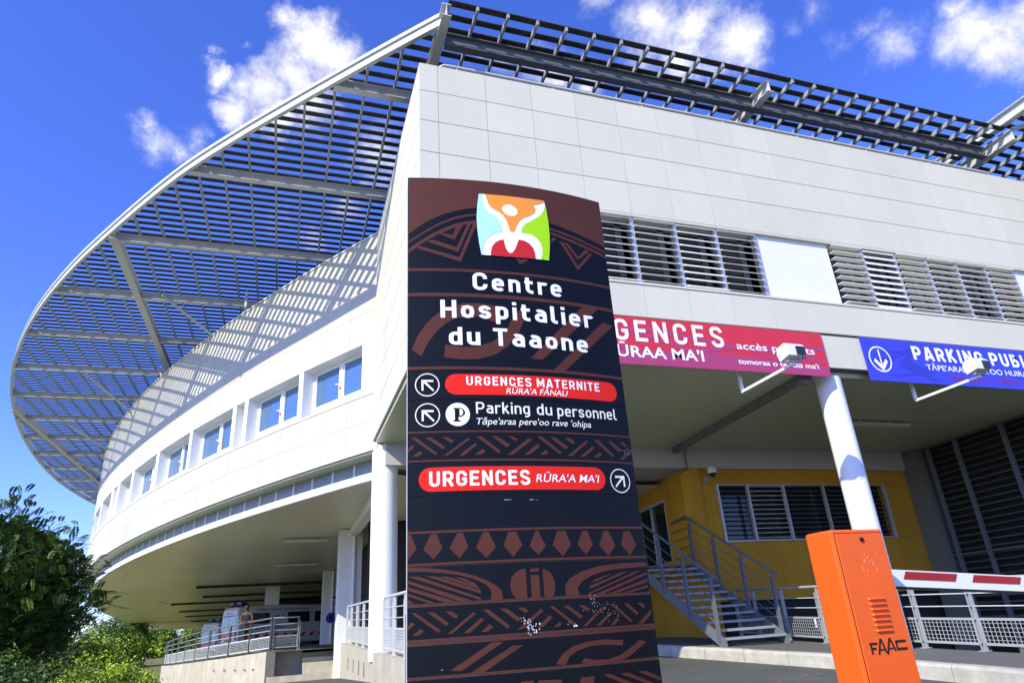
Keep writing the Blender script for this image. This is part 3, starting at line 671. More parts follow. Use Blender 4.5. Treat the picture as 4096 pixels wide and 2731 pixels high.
# ------------------------------------------------------------------ the totem sign
POLY= [["b",[[-0.763,3.924],[-0.468,3.934],[-0.149,3.955],[0.19,3.967],[0.648,3.955],[0.645,3.549],[0.571,3.572],[0.486,3.595],[0.383,3.622],[0.292,3.642],[0.203,3.659],[0.136,3.682],[0.07,3.703],[-0.023,3.726],[-0.115,3.734],[-0.207,3.728],[-0.315,3.712],[-0.386,3.698],[-0.474,3.672],[-0.561,3.636],[-0.647,3.588],[-0.706,3.542],[-0.763,3.493]]],["b",[[-0.764,3.439],[-0.706,3.483],[-0.647,3.527],[-0.562,3.58],[-0.475,3.624],[-0.388,3.653],[-0.308,3.668],[-0.209,3.681],[-0.118,3.688],[-0.026,3.681],[0.067,3.657],[0.2,3.623],[0.288,3.606],[0.379,3.588],[0.482,3.561],[0.567,3.539],[0.643,3.518],[0.642,3.5],[0.564,3.521],[0.48,3.543],[0.377,3.569],[0.286,3.588],[0.198,3.606],[0.065,3.639],[-0.027,3.664],[-0.119,3.672],[-0.21,3.665],[-0.309,3.653],[-0.388,3.637],[-0.476,3.608],[-0.562,3.564],[-0.648,3.51],[-0.707,3.466],[-0.765,3.422]]],["b",[[-0.765,3.38],[-0.69,3.441],[-0.623,3.489],[-0.546,3.536],[-0.459,3.577],[-0.39,3.599],[-0.31,3.615],[-0.311,3.591],[-0.39,3.575],[-0.456,3.553],[-0.538,3.513],[-0.614,3.466],[-0.678,3.421],[-0.765,3.349]]],["b",[[0.195,3.569],[0.283,3.551],[0.372,3.529],[0.475,3.502],[0.559,3.481],[0.639,3.459],[0.644,3.482],[0.562,3.506],[0.478,3.527],[0.375,3.553],[0.285,3.572],[0.197,3.591]]],["b",[[-0.705,3.404],[-0.705,3.382],[-0.433,3.291],[-0.311,3.601],[-0.337,3.597],[-0.442,3.325]]],["b",[[-0.648,3.444],[-0.633,3.431],[-0.448,3.363],[-0.354,3.59],[-0.379,3.586],[-0.456,3.398],[-0.61,3.449]]],["b",[[-0.568,3.495],[-0.469,3.454],[-0.408,3.574],[-0.546,3.513]]],["n",[[-0.551,3.502],[-0.479,3.492],[-0.459,3.552]]],["b",[[0.26,3.526],[0.295,3.522],[0.389,3.353],[0.492,3.472],[0.52,3.472],[0.387,3.317]]],["b",[[0.3,3.523],[0.33,3.521],[0.4,3.427],[0.465,3.498],[0.5,3.489],[0.394,3.4]]],["b",[[0.19,3.514],[0.218,3.549],[0.244,3.54],[0.188,3.487]]],["b",[[-0.071,3.351],[-0.038,3.301],[0.024,3.343],[-0.011,3.356],[-0.034,3.336],[-0.048,3.352]]],["b",[[-0.745,2.683],[-0.709,2.772],[-0.654,2.859],[-0.581,2.929],[-0.508,2.971],[-0.417,2.997],[-0.327,2.999],[-0.26,2.993],[-0.192,2.977],[-0.228,2.872],[-0.314,2.9],[-0.396,2.91],[-0.469,2.895],[-0.534,2.859],[-0.591,2.806],[-0.647,2.728],[-0.688,2.641]]],["b",[[-0.553,2.634],[-0.453,2.619],[-0.342,2.623],[-0.235,2.657],[-0.149,2.721],[-0.084,2.805],[-0.039,2.898],[-0.022,2.95],[-0.101,2.967],[-0.116,2.911],[-0.141,2.855],[-0.187,2.794],[-0.256,2.738],[-0.355,2.705],[-0.451,2.701],[-0.543,2.715]]],["b",[[0.4,3.057],[0.515,3.051],[0.063,2.636],[-0.015,2.642]]],["b",[[0.537,2.953],[0.615,2.936],[0.203,2.566],[0.127,2.569]]],["b",[[-0.75,2.145],[-0.722,2.144],[-0.598,2.048],[-0.615,2.042]]],["b",[[-0.669,2.144],[-0.636,2.141],[-0.555,2.086],[-0.57,2.073]]],["b",[[-0.576,2.143],[-0.544,2.142],[-0.506,2.121],[-0.521,2.106]]],["b",[[-0.769,2.074],[-0.745,2.104],[-0.731,2.09],[-0.769,2.053]]],["b",[[-0.743,2.035],[-0.703,2.066],[-0.683,2.053],[-0.713,2.035]]],["b",[[-0.567,2.035],[-0.427,2.136],[-0.416,2.128],[-0.544,2.035]]],["b",[[-0.481,2.035],[-0.387,2.106],[-0.374,2.095],[-0.451,2.035]]],["b",[[-0.391,2.037],[-0.345,2.073],[-0.325,2.057],[-0.356,2.037]]],["b",[[-0.379,2.145],[-0.348,2.145],[-0.236,2.057],[-0.251,2.045]]],["b",[[-0.285,2.146],[-0.257,2.146],[-0.18,2.096],[-0.202,2.079]]],["b",[[-0.188,2.147],[-0.161,2.145],[-0.132,2.128],[-0.149,2.116]]],["b",[[-0.201,2.037],[-0.061,2.138],[-0.043,2.126],[-0.168,2.038]]],["b",[[-0.099,2.038],[-0.013,2.102],[0.005,2.089],[-0.064,2.039]]],["b",[[-0.004,2.038],[0.035,2.068],[0.054,2.052],[0.033,2.038]]],["b",[[-0.013,2.146],[0.017,2.147],[0.138,2.053],[0.122,2.043]]],["b",[[0.068,2.145],[0.105,2.144],[0.184,2.088],[0.167,2.073]]],["b",[[0.163,2.144],[0.198,2.144],[0.232,2.121],[0.216,2.107]]],["b",[[0.173,2.035],[0.308,2.134],[0.321,2.125],[0.206,2.036]]],["b",[[0.256,2.033],[0.349,2.101],[0.363,2.091],[0.29,2.034]]],["b",[[0.347,2.033],[0.394,2.066],[0.41,2.052],[0.385,2.033]]],["b",[[0.36,2.14],[0.395,2.141],[0.499,2.049],[0.483,2.039]]],["b",[[0.458,2.138],[0.488,2.139],[0.556,2.089],[0.536,2.073]]],["b",[[0.549,2.14],[0.577,2.14],[0.606,2.118],[0.588,2.108]]],["b",[[0.535,2.029],[0.634,2.098],[0.641,2.08],[0.569,2.029]]],["b",[[-0.77,1.613],[-0.75,1.612],[-0.72,1.538],[-0.769,1.48]]],["b",[[-0.643,1.613],[-0.613,1.612],[-0.583,1.536],[-0.631,1.482],[-0.685,1.534]]],["b",[[-0.502,1.612],[-0.473,1.611],[-0.444,1.536],[-0.493,1.481],[-0.545,1.534]]],["b",[[-0.361,1.611],[-0.332,1.61],[-0.293,1.53],[-0.348,1.476],[-0.404,1.532]]],["b",[[-0.221,1.609],[-0.177,1.608],[-0.146,1.535],[-0.2,1.476],[-0.252,1.535]]],["b",[[-0.066,1.607],[-0.049,1.606],[-0.009,1.527],[-0.057,1.481],[-0.105,1.53]]],["b",[[0.063,1.606],[0.114,1.605],[0.143,1.531],[0.087,1.469],[0.031,1.532]]],["b",[[0.219,1.604],[0.254,1.604],[0.282,1.529],[0.232,1.475],[0.184,1.531]]],["b",[[0.359,1.603],[0.393,1.603],[0.431,1.52],[0.376,1.466],[0.322,1.524]]],["b",[[0.5,1.601],[0.545,1.601],[0.578,1.523],[0.523,1.465],[0.471,1.526]]],["b",[[-0.767,1.445],[-0.685,1.441],[-0.593,1.431],[-0.501,1.413],[-0.409,1.387],[-0.347,1.361],[-0.298,1.332],[-0.274,1.305],[-0.27,1.263],[-0.336,1.264],[-0.329,1.296],[-0.336,1.32],[-0.36,1.344],[-0.415,1.371],[-0.501,1.398],[-0.593,1.412],[-0.685,1.422],[-0.767,1.426]]],["b",[[-0.676,1.4],[-0.624,1.397],[-0.387,1.315],[-0.386,1.299]]],["b",[[-0.606,1.394],[-0.557,1.392],[-0.397,1.334],[-0.389,1.319]]],["b",[[-0.523,1.388],[-0.474,1.379],[-0.416,1.353],[-0.397,1.331]]],["b",[[-0.765,1.401],[-0.709,1.4],[-0.387,1.279],[-0.387,1.265]]],["b",[[-0.765,1.383],[-0.765,1.368],[-0.499,1.262],[-0.432,1.263]]],["b",[[-0.765,1.351],[-0.765,1.334],[-0.575,1.264],[-0.511,1.263]]],["b",[[-0.765,1.32],[-0.765,1.306],[-0.653,1.265],[-0.626,1.265]]],["b",[[-0.765,1.294],[-0.734,1.268],[-0.765,1.269]]],["b",[[-0.135,1.411],[-0.136,1.26],[-0.2,1.264],[-0.22,1.297],[-0.227,1.332],[-0.219,1.367],[-0.195,1.395],[-0.164,1.41]]],["b",[[-0.11,1.413],[-0.061,1.412],[-0.063,1.396],[-0.111,1.395]]],["b",[[-0.111,1.38],[-0.062,1.379],[-0.063,1.262],[-0.112,1.262]]],["b",[[-0.04,1.407],[-0.005,1.397],[0.016,1.369],[0.027,1.333],[0.024,1.297],[0.01,1.261],[-0.039,1.262]]],["b",[[0.632,1.428],[0.463,1.424],[0.305,1.412],[0.191,1.387],[0.116,1.353],[0.083,1.318],[0.085,1.26],[0.167,1.257],[0.159,1.303],[0.193,1.338],[0.262,1.367],[0.363,1.389],[0.5,1.398],[0.631,1.403]]],["b",[[0.242,1.321],[0.274,1.345],[0.396,1.372]]],["b",[[0.226,1.292],[0.237,1.311],[0.456,1.377],[0.493,1.378]]],["b",[[0.224,1.265],[0.227,1.276],[0.547,1.379],[0.587,1.38]]],["b",[[0.263,1.255],[0.315,1.254],[0.631,1.36],[0.63,1.374]]],["b",[[0.345,1.254],[0.402,1.252],[0.626,1.319],[0.628,1.338]]],["b",[[0.437,1.252],[0.485,1.251],[0.624,1.287],[0.626,1.303]]],["b",[[0.534,1.251],[0.625,1.262],[0.625,1.249]]],["b",[[-0.75,1.226],[-0.725,1.224],[-0.599,1.135],[-0.613,1.124]]],["b",[[-0.668,1.224],[-0.632,1.222],[-0.556,1.166],[-0.571,1.154]]],["b",[[-0.576,1.223],[-0.543,1.221],[-0.508,1.198],[-0.522,1.185]]],["b",[[-0.766,1.161],[-0.747,1.183],[-0.73,1.17],[-0.766,1.142]]],["b",[[-0.744,1.117],[-0.701,1.149],[-0.683,1.135],[-0.71,1.117]]],["b",[[-0.564,1.117],[-0.428,1.212],[-0.417,1.203],[-0.539,1.117]]],["b",[[-0.484,1.115],[-0.389,1.183],[-0.375,1.172],[-0.449,1.114]]],["b",[[-0.392,1.115],[-0.348,1.15],[-0.327,1.135],[-0.361,1.115]]],["b",[[-0.381,1.221],[-0.349,1.22],[-0.239,1.135],[-0.253,1.122]]],["b",[[-0.288,1.221],[-0.251,1.219],[-0.178,1.165],[-0.195,1.152]]],["b",[[-0.193,1.219],[-0.157,1.219],[-0.135,1.204],[-0.15,1.19]]],["b",[[-0.2,1.115],[-0.064,1.209],[-0.05,1.198],[-0.172,1.115]]],["b",[[-0.096,1.115],[-0.021,1.175],[-0.001,1.162],[-0.062,1.119]]],["b",[[0.0,1.115],[0.033,1.139],[0.048,1.13],[0.029,1.115]]],["b",[[-0.015,1.217],[0.007,1.217],[0.13,1.125],[0.119,1.114]]],["b",[[0.064,1.216],[0.099,1.215],[0.174,1.159],[0.16,1.148]]],["b",[[0.156,1.215],[0.193,1.214],[0.22,1.191],[0.203,1.18]]],["b",[[0.167,1.108],[0.297,1.201],[0.308,1.194],[0.195,1.108]]],["b",[[0.248,1.108],[0.345,1.169],[0.35,1.157],[0.279,1.107]]],["b",[[0.34,1.106],[0.386,1.143],[0.4,1.128],[0.366,1.106]]],["b",[[0.35,1.211],[0.377,1.211],[0.487,1.12],[0.471,1.114]]],["b",[[0.439,1.21],[0.471,1.21],[0.536,1.157],[0.521,1.146]]],["b",[[0.533,1.21],[0.564,1.21],[0.589,1.191],[0.572,1.18]]],["b",[[0.522,1.104],[0.626,1.174],[0.625,1.15],[0.563,1.103]]],["b",[[-0.339,1.063],[-0.278,1.062],[-0.497,0.943],[-0.556,0.947]]],["b",[[-0.23,1.041],[-0.177,1.039],[-0.409,0.909],[-0.483,0.911]]],["b",[[-0.004,0.938],[0.038,0.984],[0.101,1.016],[0.186,1.033],[0.293,1.036],[0.41,1.026],[0.402,1.0],[0.29,1.012],[0.197,1.009],[0.126,0.994],[0.073,0.967],[0.051,0.93]]],["b",[[0.138,0.935],[0.207,0.918],[0.284,0.913],[0.373,0.923],[0.454,0.951],[0.522,0.987],[0.564,1.006],[0.52,1.021],[0.494,1.007],[0.443,0.981],[0.378,0.954],[0.302,0.94],[0.231,0.941],[0.161,0.955]]],["b",[[-0.195,0.873],[-0.133,0.872],[-0.125,0.805],[-0.223,0.813]]],["b",[[-0.108,0.871],[0.02,0.866],[0.026,0.792],[-0.107,0.803]]],["b",[[0.131,0.867],[0.208,0.866],[0.19,0.778],[0.103,0.785]]],["b",[[0.264,0.867],[0.3,0.87],[0.625,0.743],[0.552,0.745]]],["b",[[0.365,0.866],[0.417,0.866],[0.628,0.783],[0.627,0.766]]],["b",[[0.479,0.867],[0.534,0.866],[0.631,0.825],[0.631,0.808]]]]
STR= [[3.24, 3.221], [3.066, 3.042], [2.575, 2.554], [2.181, 2.17], [2.014, 2.002], [1.63, 1.616], [1.464, 1.451], [1.262, 1.25], [1.098, 1.086], [1.08, 1.068], [0.929, 0.917]]
LOGO= {"white":[[-0.296,3.823],[-0.255,3.824],[-0.138,3.827],[0.012,3.828],[0.171,3.834],[0.183,3.771],[0.19,3.676],[0.191,3.56],[0.183,3.456],[0.168,3.355],[0.072,3.355],[-0.048,3.352],[-0.155,3.349],[-0.237,3.349],[-0.297,3.348],[-0.309,3.438],[-0.317,3.548],[-0.318,3.629],[-0.309,3.734]],"blue":[[-0.296,3.822],[-0.273,3.822],[-0.275,3.769],[-0.264,3.719],[-0.243,3.686],[-0.197,3.656],[-0.167,3.624],[-0.153,3.584],[-0.148,3.535],[-0.181,3.528],[-0.218,3.509],[-0.25,3.478],[-0.274,3.441],[-0.286,3.4],[-0.288,3.361],[-0.282,3.349],[-0.297,3.349],[-0.309,3.438],[-0.316,3.548],[-0.317,3.63],[-0.308,3.734]],"orange":[[-0.255,3.823],[-0.138,3.826],[0.012,3.826],[0.17,3.833],[0.174,3.821],[0.141,3.801],[0.086,3.781],[0.099,3.761],[0.1,3.74],[0.089,3.717],[0.055,3.69],[0.011,3.668],[-0.024,3.636],[-0.045,3.597],[-0.064,3.548],[-0.095,3.545],[-0.102,3.58],[-0.117,3.635],[-0.138,3.668],[-0.164,3.691],[-0.19,3.704],[-0.216,3.722],[-0.235,3.75],[-0.243,3.788]],"green":[[0.175,3.797],[0.161,3.748],[0.133,3.706],[0.076,3.659],[0.021,3.622],[-0.004,3.592],[-0.018,3.547],[0.021,3.547],[0.058,3.541],[0.094,3.519],[0.118,3.481],[0.125,3.437],[0.124,3.396],[0.107,3.356],[0.167,3.356],[0.182,3.456],[0.19,3.56],[0.189,3.676],[0.182,3.771]],"red":[[-0.237,3.35],[-0.233,3.38],[-0.225,3.415],[-0.203,3.447],[-0.176,3.467],[-0.144,3.478],[-0.139,3.444],[-0.13,3.409],[-0.118,3.386],[-0.105,3.377],[-0.086,3.384],[-0.066,3.416],[-0.05,3.459],[-0.037,3.488],[-0.002,3.485],[0.034,3.469],[0.059,3.437],[0.07,3.399],[0.072,3.356],[-0.048,3.353],[-0.155,3.35]],"head":[[-0.035,3.692],[-0.043,3.68],[-0.055,3.672],[-0.071,3.667],[-0.087,3.667],[-0.104,3.671],[-0.119,3.679],[-0.13,3.691],[-0.138,3.704],[-0.14,3.718],[-0.137,3.732],[-0.129,3.743],[-0.117,3.752],[-0.102,3.756],[-0.085,3.757],[-0.069,3.753],[-0.054,3.745],[-0.042,3.733],[-0.034,3.72],[-0.032,3.706]]}
SCX, SCY, SR = 1.376, 6.830, 3.272
UL, UR_ = -.769, .638
def cm(u, z, o=0.): a = u/SR; return (SCX+(SR+o)*sin(a), SCY-(SR+o)*cos(a), z)
def cyl_poly(b, pts, off, mi, tris=None):
    bm = bmesh.new(); vs = [bm.verts.new((p[0], 0, p[1])) for p in pts]
    if tris is None: tris = tessellate_polygon([[Vector((p[0], p[1], 0)) for p in pts]])
    for t in tris:
        try: bm.faces.new([vs[i] for i in t])
        except ValueError: pass
    u0 = min(p[0] for p in pts); u1 = max(p[0] for p in pts)
    if u1-u0 > .09:
        k = floor(u0/.05)+1
        while k*.05 < u1:
            bmesh.ops.bisect_plane(bm, geom=bm.verts[:]+bm.edges[:]+bm.faces[:], plane_co=(k*.05,0,0), plane_no=(1,0,0)); k += 1
    bmesh.ops.recalc_face_normals(bm, faces=bm.faces[:])
    bm.verts.index_update(); fs = []
    bm.normal_update()
    for f in bm.faces:
        ix = [v.index for v in f.verts]
        fs.append(ix if f.normal.y < 0 else ix[::-1])
    b.add([cm(v.co.x, v.co.z, off) for v in bm.verts], fs, mi); bm.free()
def cyl_slab(b, u0, u1, z0, z1, o0, o1, mi=0, n=28):
    vs = []
    for i in range(n+1):
        u = u0+(u1-u0)*i/n
        vs += [cm(u, z0, o1), cm(u, z1, o1), cm(u, z1, o0), cm(u, z0, o0)]
    fs = [(i*4+k, (i+1)*4+k, (i+1)*4+(k+1) % 4, i*4+(k+1) % 4) for i in range(n) for k in range(4)]+[(0,1,2,3), (n*4+3,n*4+2,n*4+1,n*4)]
    b.add(vs, fs, mi)
totem = thing('totem_sign', 'tall curved navy and brown totem sign with a colourful emblem above white lettering', 'sign', (1.376, 3.62, gz(1.4, 3.6)))
b = MB(); cyl_slab(b, UL-.006, UR_+.006, gz(1.4,3.6)-.05, 3.88, -.13, -.016, 0); cyl_slab(b, UL-.012, UR_+.012, gz(1.4,3.6)-.05, 1.22, -.14, -.03, 1)
b.build('back_frame', ['alu', 'dark_joint'], totem)
ZB = [3.937, 2.5525, 2.369, 2.185, 2.0, 1.815, 1.631, 1.447, 1.265, 1.083, .915, .73, .55, .37, .18, .04]
panels = []
for i in range(len(ZB)-1):
    b = MB(); zt, zb = ZB[i]-.0015, ZB[i+1]+.0015; zm = (zt+zb)/2
    cyl_slab(b, UL, UR_, zb, zt, -.014, 0, 0)
    for (s0, s1) in STR:
        if zb < (s0+s1)/2 < zt: cyl_slab(b, UL, UR_, max(min(s0, s1), zb+.001), min(max(s0, s1), zt-.001), -.001, .0006, 1)
    lay = 0
    for k, p in POLY:
        zc = sum(q[1] for q in p)/len(p)
        if zb < zc < zt:
            pp = [(min(max(q[0], UL), UR_), min(max(q[1], zb), zt)) for q in p]
            lay = (lay+1) % 8
            cyl_poly(b, pp, .001+.00012*lay if k == 'b' else .0022, 1 if k == 'b' else 0)
    panels.append(b.build('head_panel' if i == 0 else 'panel', ['navy', 'sign_brown'], totem, fix=False))
def sign_text(b, body, u0, u1, z0, z1, bold=.02, shear=0., off=.0035, mi=0, space=1.):
    v, f = fit_text(body, u0, u1, z0, z1, bold, shear, space); b.add([cm(p[0], p[1], off) for p in v], f, mi)
b = MB(); CP = lambda x, z, k: cm(x, z, .0030+.00025*k)
din(b, 'Centre', -.362, .241, 3.093, 3.217, CP, .175, .20); din(b, 'Hospitalier', -.569, .451, 2.894, 3.016, CP, .175, .18); din(b, 'du Taaone', -.521, .395, 2.714, 2.832, CP, .175, .18)
b.build('lettering', 'letter_white', panels[0], fix=False)
# emblem: a figure with raised arms in four coloured fields, standing proud of the panel
b = MB(); W = LOGO['white']
cx_ = sum(p[0] for p in W)/len(W); cz_ = sum(p[1] for p in W)/len(W)
cyl_poly(b, [(cx_+(p[0]-cx_)*1.012, cz_+(p[1]-cz_)*1.012) for p in W], .0045, 1)
n = len(W); b.add([cm(p[0], p[1], .002) for p in W]+[cm(p[0], p[1], .007) for p in W], [(i, (i+1) % n, n+(i+1) % n, n+i) for i in range(n)], 1)
cyl_poly(b, W, .007, 0)
for k, mi in (('blue', 2), ('orange', 3), ('green', 4), ('red', 5)):
    P_ = LOGO[k]
    sm = [(p.x, p.y) for p in smooth_path([(x, z, 0) for x, z in P_]+[(P_[0][0], P_[0][1], 0)], 1)][:-1]
    cyl_poly(b, sm, .0085, mi)
cyl_poly(b, LOGO['head'], .0095, 0)
b.build('emblem', ['letter_white', 'logo_line', 'logo_blue', 'logo_orange', 'logo_green', 'logo_red'], panels[0], fix=False)
def arrow_nw(cu, cz, s): return [(cu+s*x, cz+s*z) for x, z in ((-.49,.45),(.52,.43),(.51,.25),(-.12,.27),(.58,-.48),(.5,-.6),(-.32,.2),(-.32,-.52),(-.49,-.52))]
b = MB(); cyl_poly(b, pill(-.551, .578, 2.397, 2.526), .0015, 0); b.build('red_band', 'sign_red', panels[1], fix=False)
b = MB(); din(b, 'URGENCES MATERNITE', -.424, .446, 2.455, 2.511, CP, .18, .22); sign_text(b, "RŪRA'A FĀNAU", -.187, .215, 2.406, 2.442, .008, .22); b.build('lettering', 'letter_white', panels[1], fix=False)
for pi_, cz in ((1, 2.4595), (2, 2.275)):
    b = MB(); v, f = ring(-.6545, cz, .0715, .0715, .006, 48); b.add([cm(p[0], p[1], .0025) for p in v], f); cyl_poly(b, arrow_nw(-.6545, cz, .0705*.97), .0025, 0); b.build('arrow_mark', 'letter_cream', panels[pi_], fix=False)
b = MB(); n = 40; cyl_poly(b, [(-.4805+.0705*cos(2*pi*i/n), 2.2765+.0700*sin(2*pi*i/n)) for i in range(n)], .0015, 0)
cyl_poly(b, [(-.505,2.315),(-.462,2.315),(-.444,2.304),(-.437,2.288),(-.444,2.273),(-.462,2.262),(-.478,2.262),(-.478,2.244),(-.466,2.240),(-.466,2.234),(-.507,2.234),(-.507,2.240),(-.498,2.244),(-.498,2.307),(-.506,2.309)], .003, 1)
cyl_poly(b, [(-.470,2.309),(-.462,2.309),(-.453,2.301),(-.449,2.288),(-.453,2.276),(-.462,2.268),(-.470,2.268)], .0045, 0)
b.build('parking_mark', ['letter_cream', 'navy'], panels[2], fix=False)
b = MB(); din(b, 'Parking', -.373, -.046, 2.281, 2.351, CP, .135, .14); din(b, 'du', -.001, .097, 2.279, 2.349, CP, .135, .14); din(b, 'personnel', .131, .552, 2.277, 2.347, CP, .135, .14)
sign_text(b, "Tāpe'araa pere'oo rave 'ohipa", -.372, .353, 2.215, 2.254, .004, .22); b.build('lettering', 'letter_cream', panels[2], fix=False)
b = MB(); cyl_poly(b, pill(-.707, .413, 1.837, 1.971), .0015, 0); b.build('red_band', 'sign_red', panels[4], fix=False)
b = MB(); din(b, 'URGENCES', -.649, -.074, 1.864, 1.948, CP, .18, .17); sign_text(b, "RŪRA'A MA'I", -.04, .372, 1.880, 1.924, .008, .2); b.build('lettering', 'letter_white', panels[4], fix=False)
b = MB(); v, f = ring(.5195, 1.8965, .0725, .0725, .006, 48); b.add([cm(p[0], p[1], .0025) for p in v], f); cyl_poly(b, [(2*.5195-p[0], p[1]) for p in arrow_nw(.5195, 1.8965, .068)], .0025, 0); b.build('arrow_mark', 'letter_cream', panels[4], fix=False)
# paint chipped off by knocks
rnd = random.Random(3)
def chips(pan, spots):
    b = MB()
    for (u, z, su, sz, n, s) in spots:
        for i in range(n):
            cu, cz = rnd.gauss(u, su), rnd.gauss(z, sz); q = .75*s*rnd.uniform(.3, 1.2); a0 = rnd.uniform(0, 6)
            if abs(cu) > .62: continue
            b.add([cm(cu+q*cos(a0+k*1.257)*rnd.uniform(.4, 1.3), cz+q*1.3*sin(a0+k*1.257)*rnd.uniform(.4, 1.2), .0032) for k in range(5)], [(0,1,2,3,4)])
    b.build('chipped_paint', 'paint_chip', pan, fix=False)
chips(panels[8], [(-.135,1.135,.022,.02,20,.0055),(-.11,1.115,.02,.015,16,.006),(-.17,1.162,.01,.008,8,.004),(.125,1.111,.005,.006,6,.006),(.29,1.2,.05,.025,34,.0026),(.34,1.18,.04,.02,24,.0022),(.24,1.24,.02,.012,12,.003),(.09,1.13,.01,.01,4,.003)])
chips(panels[3], [(.58,2.09,.022,.015,22,.0022)]); chips(panels[5], [(-.214,1.781,.012,.0006,10,.003),(-.067,1.780,.012,.0006,12,.003)]); chips(panels[10-1], [(-.62,.955,.016,.002,5,.004)])
# ------------------------------------------------------------------ barrier
BX0, BX1, BY0, BY1 = 2.436, 2.748, 2.60, 2.775
g0 = gz(2.6, 2.7)
bar_ = thing('barrier_gate', 'orange metal barrier cabinet with a louvred door and a white arm striped dark red', 'barrier', (2.59, 2.68, g0))
b = MB(); b.bbox(BX0, BX1, BY0, BY1, g0, 1.462, .012)
b.build('cabinet', 'orange_paint', bar_)
b = MB(); b.bbox(BX0+.020, BX1-.012, BY0-.006, BY0+.004, g0+.05, 1.443, .003); dr = b.build('door', 'orange_paint', bar_)
b = MB(); b.box(BX0+.016, BX1-.008, BY0-.0006, BY0+.001, g0+.046, 1.447); b.build('door_gap', 'black', dr)
b = MB(); b.tube([(2.603,BY0-.004,1.413),(2.603,BY0-.012,1.413)], .0105, 20); b.tube([(2.603,BY0-.012,1.413),(2.603,BY0-.014,1.413)], .005, 12); b.build('lock', 'black', dr)
for i in range(7):
    z = 1.157-.0223*i
    b = MB(); x0, x1 = 2.548, 2.652
    sec = [(0,0),(-.0095,-.0035),(-.0115,-.0085),(-.008,-.0095),(0,-.0045)]
    vs = []
    for (x, k) in ((x0,.05),(x0+.008,1),(x1-.008,1),(x1,.05)):
        vs += [(x, BY0-.006+o*k, z+zz_*k-.004*(1-k)) for (o, zz_) in sec]
    n = 5; fs = [(i_*n+k, i_*n+(k+1) % n, (i_+1)*n+(k+1) % n, (i_+1)*n+k) for i_ in range(3) for k in range(n)]
    b.add(vs, fs); b.build('vent_louvre', 'orange_paint', dr)
b = MB()                                                    # maker's word on the door, in slanted bars
def stroke(b, a, c, w, y): 
    d = Vector((c[0]-a[0], 0, c[1]-a[1])); d.normalize(); o = Vector((-d.z, 0, d.x))*w/2
    b.add([(a[0]-o.x, y, a[1]-o.z), (c[0]-o.x, y, c[1]-o.z), (c[0]+o.x, y, c[1]+o.z), (a[0]+o.x, y, a[1]+o.z)], [(0,1,2,3)])
lx, lz, w = 2.497, .928, .0105
_ml = [0]
def S(a, c, w=w): _ml[0] += 1; stroke(b, (lx+a[0]*.99, lz+a[1]*.95), (lx+c[0]*.99, lz+c[1]*.95), w, BY0-.0066-.0001*_ml[0])
S((.008,-.004),(.008,.036)); S((0,.040),(.046,.040)); S((.012,.019),(.034,.019)); S((.042,-.008),(.068,.058)); S((.070,.060),(.088,-.002)); S((.056,.012),(.078,.012),.007)
S((.092,-.010),(.120,.058)); S((.122,.060),(.142,.002)); S((.106,.014),(.130,.014),.007); S((.158,.042),(.212,.042)); S((.154,.046),(.154,.006)); S((.150,.009),(.212,.009))
b.build('maker_mark', 'black', dr)
b = MB(); rs = random.Random(5)
for (cx_, cz_, n_, s_) in ((2.585,1.30,5,.006),(2.62,1.31,4,.008),(2.655,1.315,3,.006),(2.60,1.27,4,.005),(2.47,.95,3,.004),(2.73,1.05,3,.004)):
    for i in range(n_):
        u, z, a0 = cx_+rs.gauss(0,.012), cz_+rs.gauss(0,.02), rs.uniform(0,6); b.add([(u+s_*cos(a0+k*.9)*rs.uniform(.3,1), BY0-.0062, z+s_*1.2*sin(a0+k*.9)*rs.uniform(.4,1)) for k in range(7)], [tuple(range(7))])
b.build('scuff_mark', 'orange_scuff', dr, fix=False)
b = MB(); b.box(2.66, 2.76, BY1, BY1+.03, 1.2, 1.32); hub = b.build('arm_mount', 'black', bar_)
A0 = Vector((2.62, BY1+.045, 1.268)); A1 = Vector((6.6, BY1+.25, 1.0)); dA = (A1-A0).normalized(); oA = Vector((dA.y, -dA.x, 0)); upA = oA.cross(dA); upA = upA if upA.z > 0 else -upA
b = MB(); b.bar(A0, A1, .028, .082); ar = b.build('arm', 'white_paint', bar_)
b = MB(); b.bar(A0-upA*.047, A1-upA*.047, .02, .012); b.build('edge_strip', 'black', ar)
b = MB(); q = -.06
def armp(t, v): return A0+dA*t+oA*.0165*(1 if oA.y < 0 else -1)+upA*v
while q < 3.9:
    q1 = q+.375; b.add([armp(q-.015, -.005), armp(q1-.015, -.005), armp(q1+.01, .034), armp(q+.01, .034)], [(0,1,2,3)]); q += .50
b.build('red_stripe', 'boom_red', ar)
